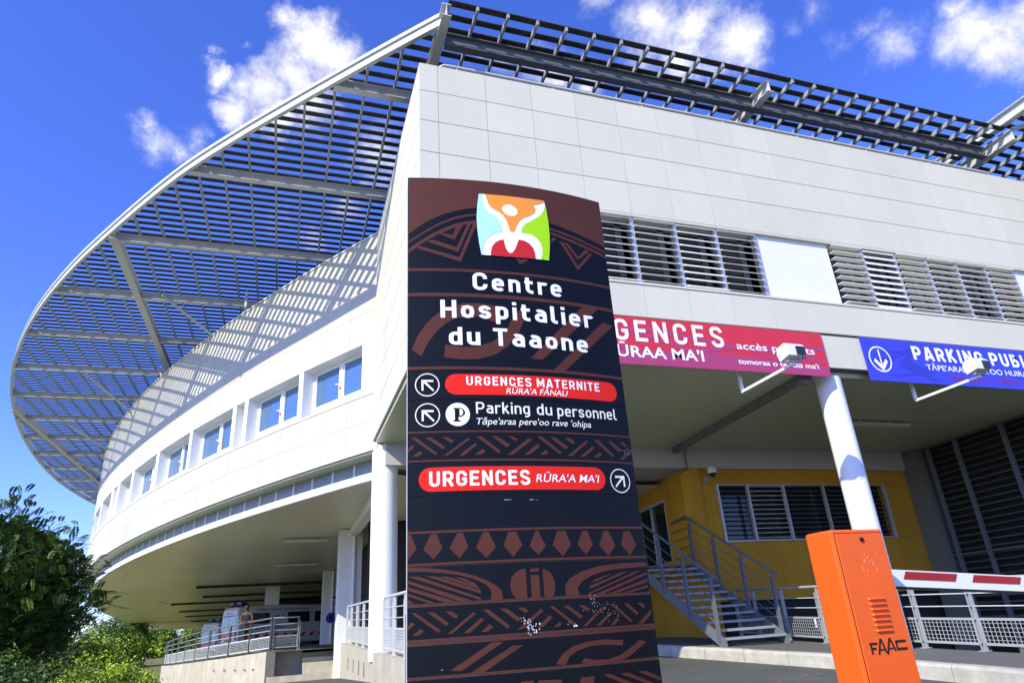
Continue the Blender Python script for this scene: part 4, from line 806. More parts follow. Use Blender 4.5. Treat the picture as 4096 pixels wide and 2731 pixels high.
# ------------------------------------------------------------------ banners on the fascia
def banner(name, label, x0, x1, z0, z1, base, ribbon, shapes, texts):
    t = thing(name, label, 'sign', (x0, 8.99, z0))
    b = MB(); b.box(x0, x1, 8.972, 8.988, z0, z1)
    for mi, poly in shapes: b.add([(p[0], 8.9705-.0006*mi, p[1]) for p in poly], tessellate_polygon([[Vector((p[0], p[1], 0)) for p in poly]]), 1)
    pnl = b.build('panel', [base, ribbon], t, fix=False)
    for m_, items in texts:
        b = MB()
        for it in items:
            if it[0] == 'ring':
                v, f = ring(*it[1:]); b.add([(p[0], 8.967, p[1]) for p in v], f)
            elif it[0] == 'din': din(b, *it[1:6], lambda x, z, k: (x, 8.967-.0004*k, z), it[6], it[7])
            elif it[0] == 'poly': b.add([(p[0], 8.967, p[1]) for p in it[1]], tessellate_polygon([[Vector((p[0], p[1], 0)) for p in it[1]]]))
            else:
                v, f = fit_text(*it[:5], bold=it[5], space=it[6] if len(it) > 6 else 1.); b.add([(p[0], 8.967, p[1]) for p in v], f)
        b.build('lettering', m_, pnl, fix=False)
    return t
def chev(x, z, w, h, th): return [(x-w,z),(x,z-h),(x+w,z),(x+w,z+th),(x,z-h+th),(x-w,z+th)]
shp = [(1, [(3.9,4.925),(9.279,4.925),(9.279,5.10),(6.9,5.25),(3.9,5.12)]),
       (2, [(3.9,5.45),(5.6,5.62),(7.4,5.40),(9.279,5.50),(9.279,5.43),(7.4,5.33),(5.6,5.54),(3.9,5.37)]), (3, [(4.2,5.30),(5.2,5.52),(6.4,5.20),(7.6,5.38),(9.2,5.15),(9.2,5.22),(7.6,5.44),(6.4,5.27),(5.2,5.58),(4.2,5.36)]),
       (2, [(5.0,5.2),(6.1,4.95),(7.2,5.2),(7.0,5.2),(6.1,5.0),(5.2,5.2)]), (3, chev(8.3, 5.32, .7, .2, .05)), (2, chev(4.6, 5.25, .6, .2, .05))]
banner('entrance_sign', 'long red and purple entrance sign lettered URGENCES hanging under the facade', 3.9, 9.28, 4.925, 5.788, 'banner_red', 'banner_purple', shp,
  [('letter_white', [('din', 'URGENCES', 4.19, 7.08, 5.345, 5.735, .165, .30), ("RŪRAA MA'I", 4.74, 6.61, 5.055, 5.255, .02), ('accès patients', 7.33, 9.03, 5.34, 5.475, .012), ("tomoraa o te feiā ma'i", 7.30, 9.04, 5.06, 5.155, .018)])])
shp = [(1, [(10.25,5.3),(10.9,5.36),(11.6,5.62),(11.4,5.64),(10.9,5.42),(10.25,5.36)]), (2, [(10.7,5.5),(11.3,5.52),(11.0,5.25),(11.8,4.96),(12.0,4.98),(11.25,5.26),(11.5,5.58),(10.7,5.55)]), (1, [(10.8,5.05),(11.6,5.15),(11.1,5.32),(11.3,5.35),(11.9,5.14),(10.8,5.0)]), (2, chev(14.2, 5.35, .9, .22, .06))]
banner('parking_sign', 'long blue parking sign with a circled down arrow hanging under the facade', 10.2, 16.1, 4.91, 5.79, 'banner_blue', 'banner_blue_dark', shp,
  [('letter_white', [('din', 'PARKING PUBLIC', 11.44, 15.05, 5.40, 5.69, .20, .20), ("TĀPE'ARAA PERE'OO HUIRA'ATUA", 11.69, 15.1, 5.20, 5.315, .012),
     ('ring', 10.57, 5.355, .27, .265, .03, 48), ('poly', [(10.555,5.55),(10.59,5.55),(10.59,5.24),(10.70,5.37),(10.74,5.31),(10.575,5.115),(10.40,5.31),(10.44,5.37),(10.555,5.24)])]),
   ('boom_red', [('Hauteur = 1,95m', 12.25, 14.13, 5.01, 5.135, .0)])])
# ------------------------------------------------------------------ floodlights on long arms
def flood(name, label, x, dx, z, yl):
    t = thing(name, label, 'floodlight', (x, 9.2, 4.6), 'floodlights on long arms before the hanging signs')
    b = MB(); b.box(x-.025, x+.025, 9.18, 9.23, z+.02, 5.02); b.bar((x, 9.225, z), (x+dx, yl, z+.05), .045, .045); b.build('arm', 'white_paint', t)
    px_, pz_ = x+dx, z+.05
    b = MB(); b.box(px_-.11, px_+.13, yl-.03, yl+.03, pz_+.03, pz_+.045); b.box(px_-.12, px_-.108, yl-.03, yl+.03, pz_+.03, pz_+.16); b.box(px_+.128, px_+.14, yl-.03, yl+.03, pz_+.03, pz_+.16)
    b.tube([(px_, yl, pz_-.03), (px_, yl, pz_+.04)], .02, 8); b.build('bracket', 'alu', t)
    b = MB(); b.prism([(yl-.12,pz_+.10),(yl+.10,pz_+.06),(yl+.14,pz_+.20),(yl+.10,pz_+.29),(yl-.06,pz_+.32),(yl-.12,pz_+.27)], px_-.17, px_+.17, axis='x'); h = b.build('lamp_head', 'white_paint', t)
    b = MB(); b.box(px_-.01, px_+.155, yl-.135, yl-.121, pz_+.105, pz_+.255); b.build('gear_cover', 'dark_glass', h)
    b = MB(); b.tube([(px_+.02,yl-.03,pz_+.02),(px_+.06,yl-.08,pz_-.02),(px_+.1,yl-.1,pz_+.06),(px_+.1,yl-.12,pz_+.12)], .006, 6); b.build('cable', 'black', h)
flood('floodlight', 'white floodlight on a long arm in front of the red hanging sign', 7.45, .08, 4.63, 7.95)
flood('floodlight', 'white floodlight on a long arm in front of the blue hanging sign', 11.45, .14, 4.64, 7.95)
def fluo(label, x, y, z, L, a=0):
    t = thing('ceiling_light', label, 'ceiling light', (x, y, z))
    b = MB(); b.box(x, x+L, y-.1, y+.1, z-.1, z-.05)
    for k in range(4): b.box(x+.2+k*(L-.4)/3-.01, x+.2+k*(L-.4)/3+.01, y-.1, y+.1, z-.05, z)
    h = b.build('housing', 'alu', t); b = MB(); b.box(x+.03, x+L-.03, y-.07, y+.07, z-.125, z-.1); b.build('diffuser', 'lamp_diffuser', h)
fluo('fluorescent ceiling light beside the tall white column under the entrance ceiling', 12.35, 11.75, 5.02, 1.75)
fluo('fluorescent ceiling light under the curved wing near the square pillar', -.1, 24.5, soff(24.5)-.05, 1.5)
fluo('dim fluorescent ceiling light deep under the curved wing', -.4, 31.5, soff(31.5)-.05, 1.8)
t = thing('security_camera', 'small white dome security camera on the corner of the yellow wall', 'camera', (10.2, 14.7, 4.4))
b = MB(); b.box(10.12, 10.22, 14.62, 14.71, 4.18, 4.30); b.tube([(10.17,14.64,4.25),(10.17,14.45,4.27),(10.2,14.4,4.36)], .022, 8); b.build('bracket', 'steel_paint', t)
b = MB(); b.tube([(10.22,14.4,4.34),(10.22,14.4,4.40),(10.22,14.4,4.48),(10.22,14.4,4.52)], [.11,.12,.11,.05], 18); b.build('hood', 'white_paint', t)
b = MB(); b.tube([(10.22,14.4,4.34),(10.22,14.4,4.28),(10.22,14.4,4.24)], [.10,.085,.02], 16); b.build('dome', 'dark_glass', t)
# ------------------------------------------------------------------ railings
def fence(name, label, pts, post_at, mesh=True, h=1.0, group=None, slats=False, bays=None, tone=None, lou=False):
    """pts: list of (x, y, z) along the foot; posts at every point in post_at"""
    t = thing(name, label, 'railing', pts[0], group)
    P = [Vector(p) for p in pts]; Z = Vector((0,0,1))
    for i in post_at:
        p = P[i]; d = (P[min(i+1, len(P)-1)]-P[max(i-1, 0)]); d.z = 0; d.normalize(); o = Vector((d.y, -d.x, 0))
        b = MB(); b.bar(p-d*.028, p-d*.028+Z*(h-.03), .012, .06, up=o); b.bar(p+d*.028, p+d*.028+Z*(h-.10), .012, .06, up=o); b.box(p.x-.06, p.x+.06, p.y-.06, p.y+.06, p.z, p.z+.012)
        for z in (.12, .44, .62, .80): b.tube([p+Z*z-o*.04, p+Z*z+o*.04], .012, 6)
        b.build('post', tone or ('steel_paint' if not slats else 'steel_light'), t)
    b = MB(); b.tube([p+Z*h for p in P], .026, 10); b.build('handrail', tone or ('steel_paint' if not slats else 'steel_light'), t)
    for z in (.62, .80):
        b = MB(); b.tube([p+Z*z for p in P], .010, 6); b.build('rail', 'steel_light', t)
    if not mesh: return t
    for i in range(len(P)-1):
        if bays and i not in bays: continue
        a, c = P[i], P[i+1]; d = (c-a); L = d.length; d.normalize(); a2 = a+d*.05; c2 = c-d*.05
        b = MB()
        for z in (.10, .44): b.bar(a2+Z*z, c2+Z*z, .02, .035)
        for q in (a2, c2): b.bar(q+Z*.10, q+Z*.44, .03, .02, up=d)
        lv = slats or lou; n = int((L-.1)/.066)
        for k in range(1, 7 if lv else 6): b.bar(a2+Z*(.10+(.0486 if lv else .0567)*k), c2+Z*(.10+(.0486 if lv else .0567)*k), .014 if lv else .007, .007)
        for k in range(1, n):
            q = a2+(c2-a2)*(k/n); b.bar(q+Z*.10, q+Z*.44, .006, .009, up=d)
        b.build('mesh_panel', 'steel_light' if lv else 'steel_paint', t)
    return t
pts = [(x, y, pz(y)-.02*(x-8)) for x, y in ((9.9,5.0),(9.9,6.0),(9.9,7.05),(9.9,8.1),(9.9,9.12),(9.86,10.15),(9.8,11.2),(9.95,12.4),(10.15,13.6),(10.3,14.5))]
fence('ramp_railing', 'grey steel railing with wire mesh panels along the parking ramp behind the barrier', pts, range(len(pts)))
def plz(y): return .72+.0165*(y-12)
pts = [(1.93, y, plz(y)) for y in (9.8, 10.6, 11.6, 12.85, 14.1)]
fence('plinth_railing', 'pale steel railing on the concrete plinth between the round column and the totem', pts, [1,2,3,4], slats=True)
pts = [(1.9, y, plz(y)) for y in (15.9, 17.5, 19.0, 20.6, 21.9)]
fence('plinth_railing', 'pale steel railing on the plinth between the square pillar and the round column', pts, range(5), slats=True)
RW_ = [(-.26,25.1,.76),(-.93,25.9,.70),(-1.62,26.9,.63),(-2.35,28.1,.565),(-2.95,29.8,.50),(-3.5,31.6,.44),(-4.0,33.4,.38),(-4.45,35.2,.33),(-4.85,37.0,.29),(-5.2,39.0,.25),(-5.45,41.0,.22)]
fence('ramp_railing', 'curved grey railing along the concrete ramp wall beside the ambulances', RW_, range(len(RW_)), tone='stair_steel', lou=True)
fence('step_railing', 'short straight grey railing at the head of the concrete steps', [(-.22,25.15,.76),(.62,25.3,.76)], [0,1])
# ------------------------------------------------------------------ steel stair
st_ = thing('steel_staircase', 'grey steel staircase with open treads climbing to the yellow entrance', 'staircase', (9.2, 12.7, .45))
SX0, SX1 = 8.02, 9.44
TR = [(11.98+.27*i, .64+.146*i) for i in range(11)]
F = lambda y: .52+.54*(y-11.76)
b = MB()
for sx in (SX0, SX1):
    b.hexa([(sx-.012,11.76,F(11.76)-.16),(sx+.012,11.76,F(11.76)-.16),(sx+.012,14.75,F(14.75)-.17),(sx-.012,14.75,F(14.75)-.17),(sx-.012,11.80,F(11.8)+.07),(sx+.012,11.80,F(11.8)+.07),(sx+.012,14.75,F(14.75)+.09),(sx-.012,14.75,F(14.75)+.09)])
b.bar((SX0, 14.751, 2.12), (SX0, 19.5, 2.12), .024, .22)
b.build('stringer', 'stair_steel', st_)
for (y, z) in TR:
    b = MB(); b.box(SX0+.013, SX1-.013, y-.12, y+.12, z-.03, z-.002); b.build('tread', 'stair_steel', st_)
    b = MB(); b.box(SX0+.013, SX1-.013, y-.135, y-.121, z-.045, z+.002); b.build('nosing', 'nosing_metal', st_)
b = MB(); b.box(SX0+.013, 9.6, 14.83, 19.5, 2.16, 2.20); b.build('landing', 'stair_steel', st_)
for sx in (SX0-.02, SX1+.02):
    ye = 14.72
    for y in (11.97, 12.87, 13.77, 14.68):
        b = MB(); b.bar((sx, y-.028, F(y)-.06), (sx, y-.028, F(y)+1.14), .055, .014, up=(0,1,0)); b.bar((sx, y+.028, F(y)-.06), (sx, y+.028, F(y)+1.06), .055, .014, up=(0,1,0)); b.build('post', 'stair_steel', st_)
    end = [(sx, 14.85, F(ye)+1.21), (sx, 19.5, F(ye)+1.21)] if sx < 9 else [(sx, 14.78, F(ye)+1.21), (sx+.02, 14.86, F(ye)+1.21), (9.72, 15.9, F(ye)+1.21)]
    b = MB(); b.tube([(sx, 11.76, F(11.76)+1.18), (sx, ye, F(ye)+1.18)]+end, .027, 10); b.build('handrail', 'stair_steel', st_)
    for k in (.26, .48, .70, .92):
        b = MB(); b.tube([(sx, 11.97, F(11.97)+k), (sx, ye, F(ye)+k)]+[(p[0], p[1], p[2]-1.18+k) for p in end], .009, 6); b.build('rail', 'stair_steel', st_)
b = MB(); b.bar((11.3,13.0,.50), (10.25,11.9,.78), .03, .16)
sb = b.build('striped_plank', 'white_paint', None, origin=(10.7,12.5,.6)); tag(sb, 'red and white striped plank lying behind the mesh beside the stair foot', 'plank')
b = MB()
for k in range(4):
    a = Vector((11.3,13.0,.50)); c = Vector((10.25,11.9,.78)); d = c-a; o = Vector((-.018,.009,0)); p = a+d*(.05+.25*k); q = a+d*(.17+.25*k)
    b.bar(p+o, q+o, .012, .161)
b.build('red_stripe', 'sign_red', sb)
# ------------------------------------------------------------------ concrete walls and steps on the left
pw = MB()
pts = [(1.80, 9.5), (1.80, 11.5), (1.80, 13.5), (1.80, 15.5), (1.80, 18), (1.80, 20.5), (1.80, 23.3)]
for i in range(len(pts)-1):
    (xa, ya), (xb, yb) = pts[i], pts[i+1]
    pw.hexa([(xa,ya,gz(1.7,ya)-.5),(xa+2.4,ya,gz(1.7,ya)-.5),(xb+2.4,yb,gz(1.7,yb)-.5),(xb,yb,gz(1.7,yb)-.5),(xa,ya,plz(ya)),(xa+2.4,ya,plz(ya)),(xb+2.4,yb,plz(yb)),(xb,yb,plz(yb))])
pw.add([(1.805,23.3,-.6),(1.66,24.3,-.6),(1.66,24.3,.15),(1.80,23.3,.9)], [(0,1,2,3)])
for yv in (16.2, 17.3, 18.6, 20.0): pw.box(1.785, 1.802, yv, yv+.06, .25, .55, 1)
o = pw.build('plinth_wall', ['concrete', 'dark_joint'], None, origin=(3, 15, 0)); tag(o, 'streaked concrete plinth wall carrying the round column and its railings', 'wall')
rw = MB(); W_ = [(-.26,24.95,.75)]+[(x-.0, y-.0, z-.01) for x, y, z in RW_[1:]]+[(-5.6,43.,.20)]
for i in range(len(W_)-1):
    a, c = W_[i], W_[i+1]
    rw.hexa([(a[0]-.1,a[1]-.05,-1.6),(a[0]+.18,a[1]+.1,-1.6),(c[0]+.18,c[1]+.1,-1.6),(c[0]-.1,c[1]-.05,-1.6),(a[0]-.1,a[1]-.05,a[2]),(a[0]+.18,a[1]+.1,a[2]),(c[0]+.18,c[1]+.1,c[2]),(c[0]-.1,c[1]-.05,c[2])])
for (x, y) in ((-.65,25.48),(-.93,25.83),(-1.25,26.27),(-1.6,26.8),(-1.98,27.4)): rw.box(x-.118, x-.075, y-.09, y-.06, .22, .28, 1)
o = rw.build('ramp_wall', ['concrete', 'dark_joint'], None, origin=(-1, 26, 0)); tag(o, 'curved concrete retaining wall below the ambulance ramp', 'wall')
sp = MB()
for i in range(5): sp.box(.78, 1.795, 24.35+.34*i, 26.6, -.5, .03+.145*(i+1)-.12)
sp.box(-.2, .775, 25.75, 26.0, -.6, .725); sp.box(-.3, 1.795, 24.30, 24.345, -.5, .04)
o = sp.build('concrete_steps', 'concrete', None, origin=(1.2, 25, 0)); tag(o, 'small flight of concrete steps between the ramp wall and the plinth', 'steps')
def dz(x, y): return .75-.115*max(-1-x, 0)
b = MB(); cols_ = [-6,-5,-4,-3,-2,-1,0,1,3,8,20,30]; rws = [25.0,26,28,30,33,36,40,45,55,70,120,180]
CL = lambda y: min([( -.26 if y < 25.5 else max(-5.6, -.26-(y-25)*.62 if y < 29 else -2.74-(y-29)*.26))])
vs = []; 
for y in rws:
    x0 = CL(y)+.05
    for k in range(9):
        x = x0+(30-x0)*(k/8)**2; vs.append((x, y, dz(x, y)-.02))
fs = [(j*9+k, j*9+k+1, (j+1)*9+k+1, (j+1)*9+k) for j in range(len(rws)-1) for k in range(8)]
b.add(vs, fs); struct(b.build('ambulance_deck', 'deck_floor', fix=False))
b = MB()
for z in (.36, .23): b.tube([(-4.6,13.6,z+.03),(-3.2,14.0,z),(-1.9,14.35,z),(-1.80,14.38,z)], .03, 8)
for q in ((-4.2,13.7),(-2.9,14.08),(-2.2,14.27)): b.tube([(q[0],q[1],-.3),(q[0],q[1],.23),(q[0]+.06,q[1],.36)], .02, 6)
o = b.build('guard_rail', 'steel_light', None, origin=(-3,14,0)); tag(o, 'low tubular steel guard rail in front of the ramp wall', 'guard rail')
# ------------------------------------------------------------------ ambulances
def make_ambulance():
    t = thing('ambulance', 'white ambulance lettered SMUR with a long windowed side, parked nearest the ramp railing', 'ambulance', (-2.38, 37.84, .56), 'ambulances parked under the curved wing')
    t.rotation_euler = (0, 0, radians(28))
    O = (0, 0, 0)
    def bd(b, n, m, p): return b.build(n, m, p, origin=O)
    secs = [(0,.86,.40,1.95,.74),(.05,.93,.36,2.08,.82),(.5,.95,.34,2.13,.84),(2.2,.95,.34,2.15,.84),(3.6,.95,.34,2.10,.82),(4.0,.95,.34,1.98,.78),(4.55,.94,.34,1.32,.86),(5.0,.90,.36,1.12,.82),(5.2,.80,.42,.85,.72)]
    b = MB(); vs = []; n = 12
    for (x, hw, z0, z1, ht) in secs:
        zb = min(1.15, z0+(z1-z0)*.55)
        pr = [(-hw+.06,z0),(-hw,z0+.1),(-hw,zb),(-ht-.02,z1-.14),(-ht+.05,z1-.03),(-ht+.2,z1),(ht-.2,z1),(ht-.05,z1-.03),(ht+.02,z1-.14),(hw,zb),(hw,z0+.1),(hw-.06,z0)]
        vs += [(x*1.3, y, z) for y, z in pr]
    fs = [(i*n+k, i*n+(k+1) % n, (i+1)*n+(k+1) % n, (i+1)*n+k) for i in range(len(secs)-1) for k in range(n)]+[tuple(range(n))[::-1], tuple(range((len(secs)-1)*n, len(secs)*n))]
    b.add(vs, fs); body = bd(b, 'body', 'van_white', t)
    def side(b, pts, o=.006):   # outline (x,z) laid on the right-hand flank, which leans inwards above the belt
        def yy(z): return -(.95 if z < 1.3 else .95-(z-1.3)/(2.0-1.3)*.09)-o
        b.poly([(x*1.3, yy(z), z) for x, z in pts])
    for (x0, x1) in ((.28,1.25),(2.0,2.95)):
        b = MB(); side(b, [(x0+.05,1.28),(x1-.05,1.28),(x1,1.33),(x1,1.72),(x1-.05,1.78),(x0+.05,1.78),(x0,1.72),(x0,1.33)]); bd(b, 'side_window', 'dark_glass', t)
    b = MB(); side(b, [(3.15,1.28),(4.1,1.28),(3.8,1.76),(3.2,1.78)]); bd(b, 'side_window', 'dark_glass', t)
    b = MB()
    def yside(z): return -(.95 if z < 1.3 else .95-(z-1.3)/.7*.09)-.009
    for args in (('SMUR', 1.4, 1.9, 1.50, 1.66), ('AMBULANCE  MEDICALISEE', .7, 2.9, 1.88, 1.96), ("Hôpital · Urgences", .55, 1.9, 1.05, 1.16)):
        v, f = fit_text(*args, bold=.02); b.add([(p[0]*1.3, yside(p[1]), p[1]) for p in v], f)
    v, f = fit_text('SMUR', -.42, .42, 1.80, 1.92, bold=.03); b.add([(-.012+max(p[1]-1.74,0)*.1, -p[0], p[1]) for p in v], f)
    v, f = fit_text('AMBULANCE MEDICALISEE', -.66, .66, 1.67, 1.735, bold=.02); b.add([(-.012, -p[0], p[1]) for p in v], f)
    b.build('lettering', 'van_blue', t, origin=O, fix=False)
    b = MB()
    for k in range(11): b.add([(.3+.5*k, -.957, .62), (.52+.5*k, -.957, .62), (.66+.5*k, -.957, .80), (.44+.5*k, -.957, .80)], [(0,1,2,3)])
    for sgn in (-1, 1):
        for k in range(5):
            y = sgn*(.10+.155*k); b.add([(-.008, y, .72), (-.008, y+sgn*.07, .72), (-.008, y-sgn*.03, .98), (-.008, y-sgn*.10, .98)], [(0,1,2,3)])
        for k in range(3): b.add([(.03, sgn*.86, 1.2+.27*k), (.03, sgn*.80, 1.2+.27*k), (.045, sgn*.79, 1.33+.27*k), (.045, sgn*.85, 1.33+.27*k)], [(0,1,2,3)])
    bd(b, 'warning_stripe', 'sign_red', t)
    for sgn in (-1, 1):
        b = MB(); b.prism([(sgn*.05,1.05),(sgn*.74,1.05),(sgn*.70,1.62),(sgn*.05,1.62)], -.012, .04, axis='x'); bd(b, 'rear_window', 'glass', t)
        b = MB(); b.box(-.02, .05, sgn*.80-.07, sgn*.80+.07, .60, 1.05); bd(b, 'tail_light', 'boom_red', t)
    b = MB(); b.box(-.03, .02, -.26, .26, .55, .66); bd(b, 'number_plate', 'yellow_wall', t)
    b = MB(); b.box(-.08, .06, -.85, .85, .36, .50); bd(b, 'bumper', 'rubber', t)
    b = MB(); b.prism([(5.19,1.95),(5.88,1.36),(5.91,1.38),(5.23,1.97)], -.76, .76); bd(b, 'windscreen', 'dark_glass', t)
    b = MB(); b.bbox(.25, .55, -.7, .7, 2.15, 2.27, .03); lb = bd(b, 'light_bar', 'rubber', t)
    b = MB(); b.bbox(.22, .5, -.60, -.20, 2.20, 2.32, .02); b.bbox(.22, .5, .20, .60, 2.20, 2.32, .02); bd(b, 'beacon', 'van_blue', lb)
    for x in (1.3, 5.35):
        for sgn in (-1, 1):
            b = MB(); b.tube([(x, sgn*.78, .33), (x, sgn*.965, .33)], .33, 24); w = bd(b, 'wheel', 'rubber', t)
            b = MB(); b.tube([(x, sgn*.966, .33), (x, sgn*.975, .33)], .19, 18); bd(b, 'rim', 'alu', w)
    b = MB(); b.bbox(5.25, 5.4, -1.15, -.97, 1.25, 1.5, .03); bd(b, 'mirror', 'rubber', t)
    return t
a1 = make_ambulance()
a2 = dup(a1); a2.location = (-4.15, 48.6, .16); a2.rotation_euler = (0, 0, radians(38))
a2['label'] = 'white ambulance farther down the ramp with only its striped rear doors showing'
t = thing('wall_telephone', 'blue hooded wall telephone on the rear square pillar', 'telephone', (2.25, 34.98, 2.0))
b = MB(); b.tube([(2.25,34.99,1.85),(2.25,34.72,1.88)], .22, 20); b.box(2.05,2.45,34.75,34.99,1.72,1.9); b.build('hood', 'phone_blue', t)
b = MB(); b.box(2.17,2.33,34.70,34.76,1.74,1.98); b.build('handset', 'black', t)
b = MB(); b.box(2.22, 2.60, 34.96, 34.985, 2.35, 2.85); o = b.build('notice_board', 'letter_white', None, origin=(2.4,34.97,2.6)); tag(o, 'small white and blue notice board above the wall telephone', 'notice')
b = MB(); b.box(2.24, 2.58, 34.952, 34.962, 2.72, 2.82); b.box(2.26, 2.5, 34.952, 34.962, 2.45, 2.48); b.box(2.26, 2.45, 34.952, 34.962, 2.54, 2.57); b.build('blue_strip', 'phone_blue', o)
# ------------------------------------------------------------------ person leaning on the ramp railing
def skin_obj(name, m, joints, bones, parent=None, sub=2):
    me = bpy.data.meshes.new(name); me.from_pydata([j[:3] for j in joints], bones, []); me.materials.append(MATS[m])
    o = bpy.data.objects.new(name, me); COL.objects.link(o)
    if parent: o.parent = parent
    md = o.modifiers.new('skin', 'SKIN'); md.use_smooth_shade = True
    for i, j in enumerate(joints):
        sv = me.skin_vertices[0].data[i]; sv.radius = (j[3], j[4] if len(j) > 4 else j[3]); sv.use_root = (i == 0)
    s = o.modifiers.new('sub', 'SUBSURF'); s.levels = sub; s.render_levels = sub
    return o
px0, py0 = -1.02, 26.42; pz0 = dz(-1.02, 26.42)-.03
J = [(0,0,.93,.125,.10),(0,-.02,1.12,.115,.09),(0,-.05,1.30,.15,.10),(0,-.07,1.43,.085,.075),(0,-.08,1.50,.052,.052),(-.015,-.10,1.575,.075,.085),(-.02,-.105,1.66,.078,.09),
     (.16,-.06,1.40,.055),(.24,-.10,1.16,.045),(.06,-.27,1.10,.036),(-.02,-.28,1.12,.03),
     (-.16,-.06,1.40,.055),(-.23,-.12,1.16,.045),(-.06,-.29,1.06,.036),(.02,-.28,1.07,.03),
     (.09,0,.86,.092),(.10,.01,.48,.062),(.10,.05,.09,.045),(.11,-.09,.045,.04),
     (-.09,0,.86,.092),(-.10,-.02,.48,.062),(-.12,.05,.09,.045),(-.13,-.09,.045,.04)]
BN = [(0,1),(1,2),(2,3),(3,4),(4,5),(5,6),(2,7),(7,8),(8,9),(9,10),(2,11),(11,12),(12,13),(13,14),(0,15),(15,16),(16,17),(17,18),(0,19),(19,20),(20,21),(21,22)]
pe = skin_obj('person', 'skin', J, BN); pe.location = (px0, py0, pz0); pe.rotation_euler = (radians(7), 0, radians(-22)); pe.scale = (.92,)*3
tag(pe, 'woman in a dark sleeveless top leaning with folded arms on the ramp railing', 'person')
JS = [(0,0,.93,.15,.125),(0,-.02,1.12,.145,.115),(0,-.05,1.30,.185,.13),(0,-.065,1.42,.14,.11)]
skin_obj('top', 'shirt_dark', JS, [(0,1),(1,2),(2,3)], pe)
JT = [(0,0,.94,.135,.11),(.09,0,.86,.10),(.10,.01,.48,.075),(.10,.05,.10,.062),(-.09,0,.86,.10),(-.10,-.02,.48,.075),(-.12,.05,.10,.062)]
skin_obj('trousers', 'trousers', JT, [(0,1),(1,2),(2,3),(0,4),(4,5),(5,6)], pe)
JH = [(-.02,-.07,1.70,.09,.085),(-.01,-.04,1.63,.085,.075),(0,-.02,1.50,.06,.045)]
skin_obj('hair', 'hair', JH, [(0,1),(1,2)], pe)
b = MB()
for sx in (-.03, .03): b.tube([(sx-.02,-.188,1.632),(sx-.02,-.196,1.632)], .011, 8)
b.build('eyes', 'hair', pe, origin=(0,0,0)); 
b = MB(); b.add([(-.035,-.19,1.62),(-.005,-.19,1.62),(-.02,-.222,1.595),(-.02,-.19,1.585)], [(0,1,2),(1,3,2),(3,0,2)]); b.build('nose', 'skin', pe, origin=(0,0,0))
for s_ in (-1, 1):
    b = MB()
    bx, by, bz = s_*-.03, -.285, 1.12 if s_ > 0 else 1.07
    for k in range(4): b.tube([(bx, by, bz+.022-.014*k), (bx-s_*.045, by-.012, bz+.02-.014*k), (bx-s_*(.075-.006*abs(k-1)), by+.004, bz+.014-.014*k)], [.008,.0075,.006], 6)
    b.tube([(bx+s_*.005, by-.01, bz+.03), (bx-s_*.03, by-.02, bz+.042), (bx-s_*.05, by-.015, bz+.046)], [.009,.008,.006], 6); b.build('fingers', 'skin', pe, origin=(0,0,0))
# ------------------------------------------------------------------ trees and bushes
def leaf_quads(b, centre, nrm, size, rnd, mi=0):
    n = Vector(nrm); n.normalize()
    a = n.orthogonal().normalized(); a.rotate(Matrix.Rotation(rnd.uniform(0, 6.28), 3, n)); c = n.cross(a)
    C0 = Vector(centre); l = size*rnd.uniform(.7, 1.3); w = l*.45
    b.add([C0-a*l*.5, C0+c*w*.5+n*l*.06, C0+a*l*.5-n*l*.08, C0-c*w*.5+n*l*.06], [(0,1,2,3)], mi)
def frond(b, base, d, L, rnd, leaf):
    d = Vector(d); d.normalize(); P = Vector(base); side = d.cross(Vector((0,0,1)))
    side = side.normalized() if side.length > .1 else Vector((1,0,0))
    n = 13
    for k in range(n):
        t = (k+.6)/n; drop = Vector((0,0,-.35*L*t*t)); q = P+d*L*t+drop
        s_ = leaf*(1-.45*abs(t-.45)*1.6)
        for sg in (-1, 1):
            e_ = (side*sg*.95+d*.35+Vector((0,0,-.12+rnd.uniform(-.15,.1)))).normalized(); nn = e_.cross(d).normalized(); w = d*s_*.21
            b.add([q, q+e_*s_*.5+w, q+e_*s_, q+e_*s_*.5-w], [(0,1,2,3)])
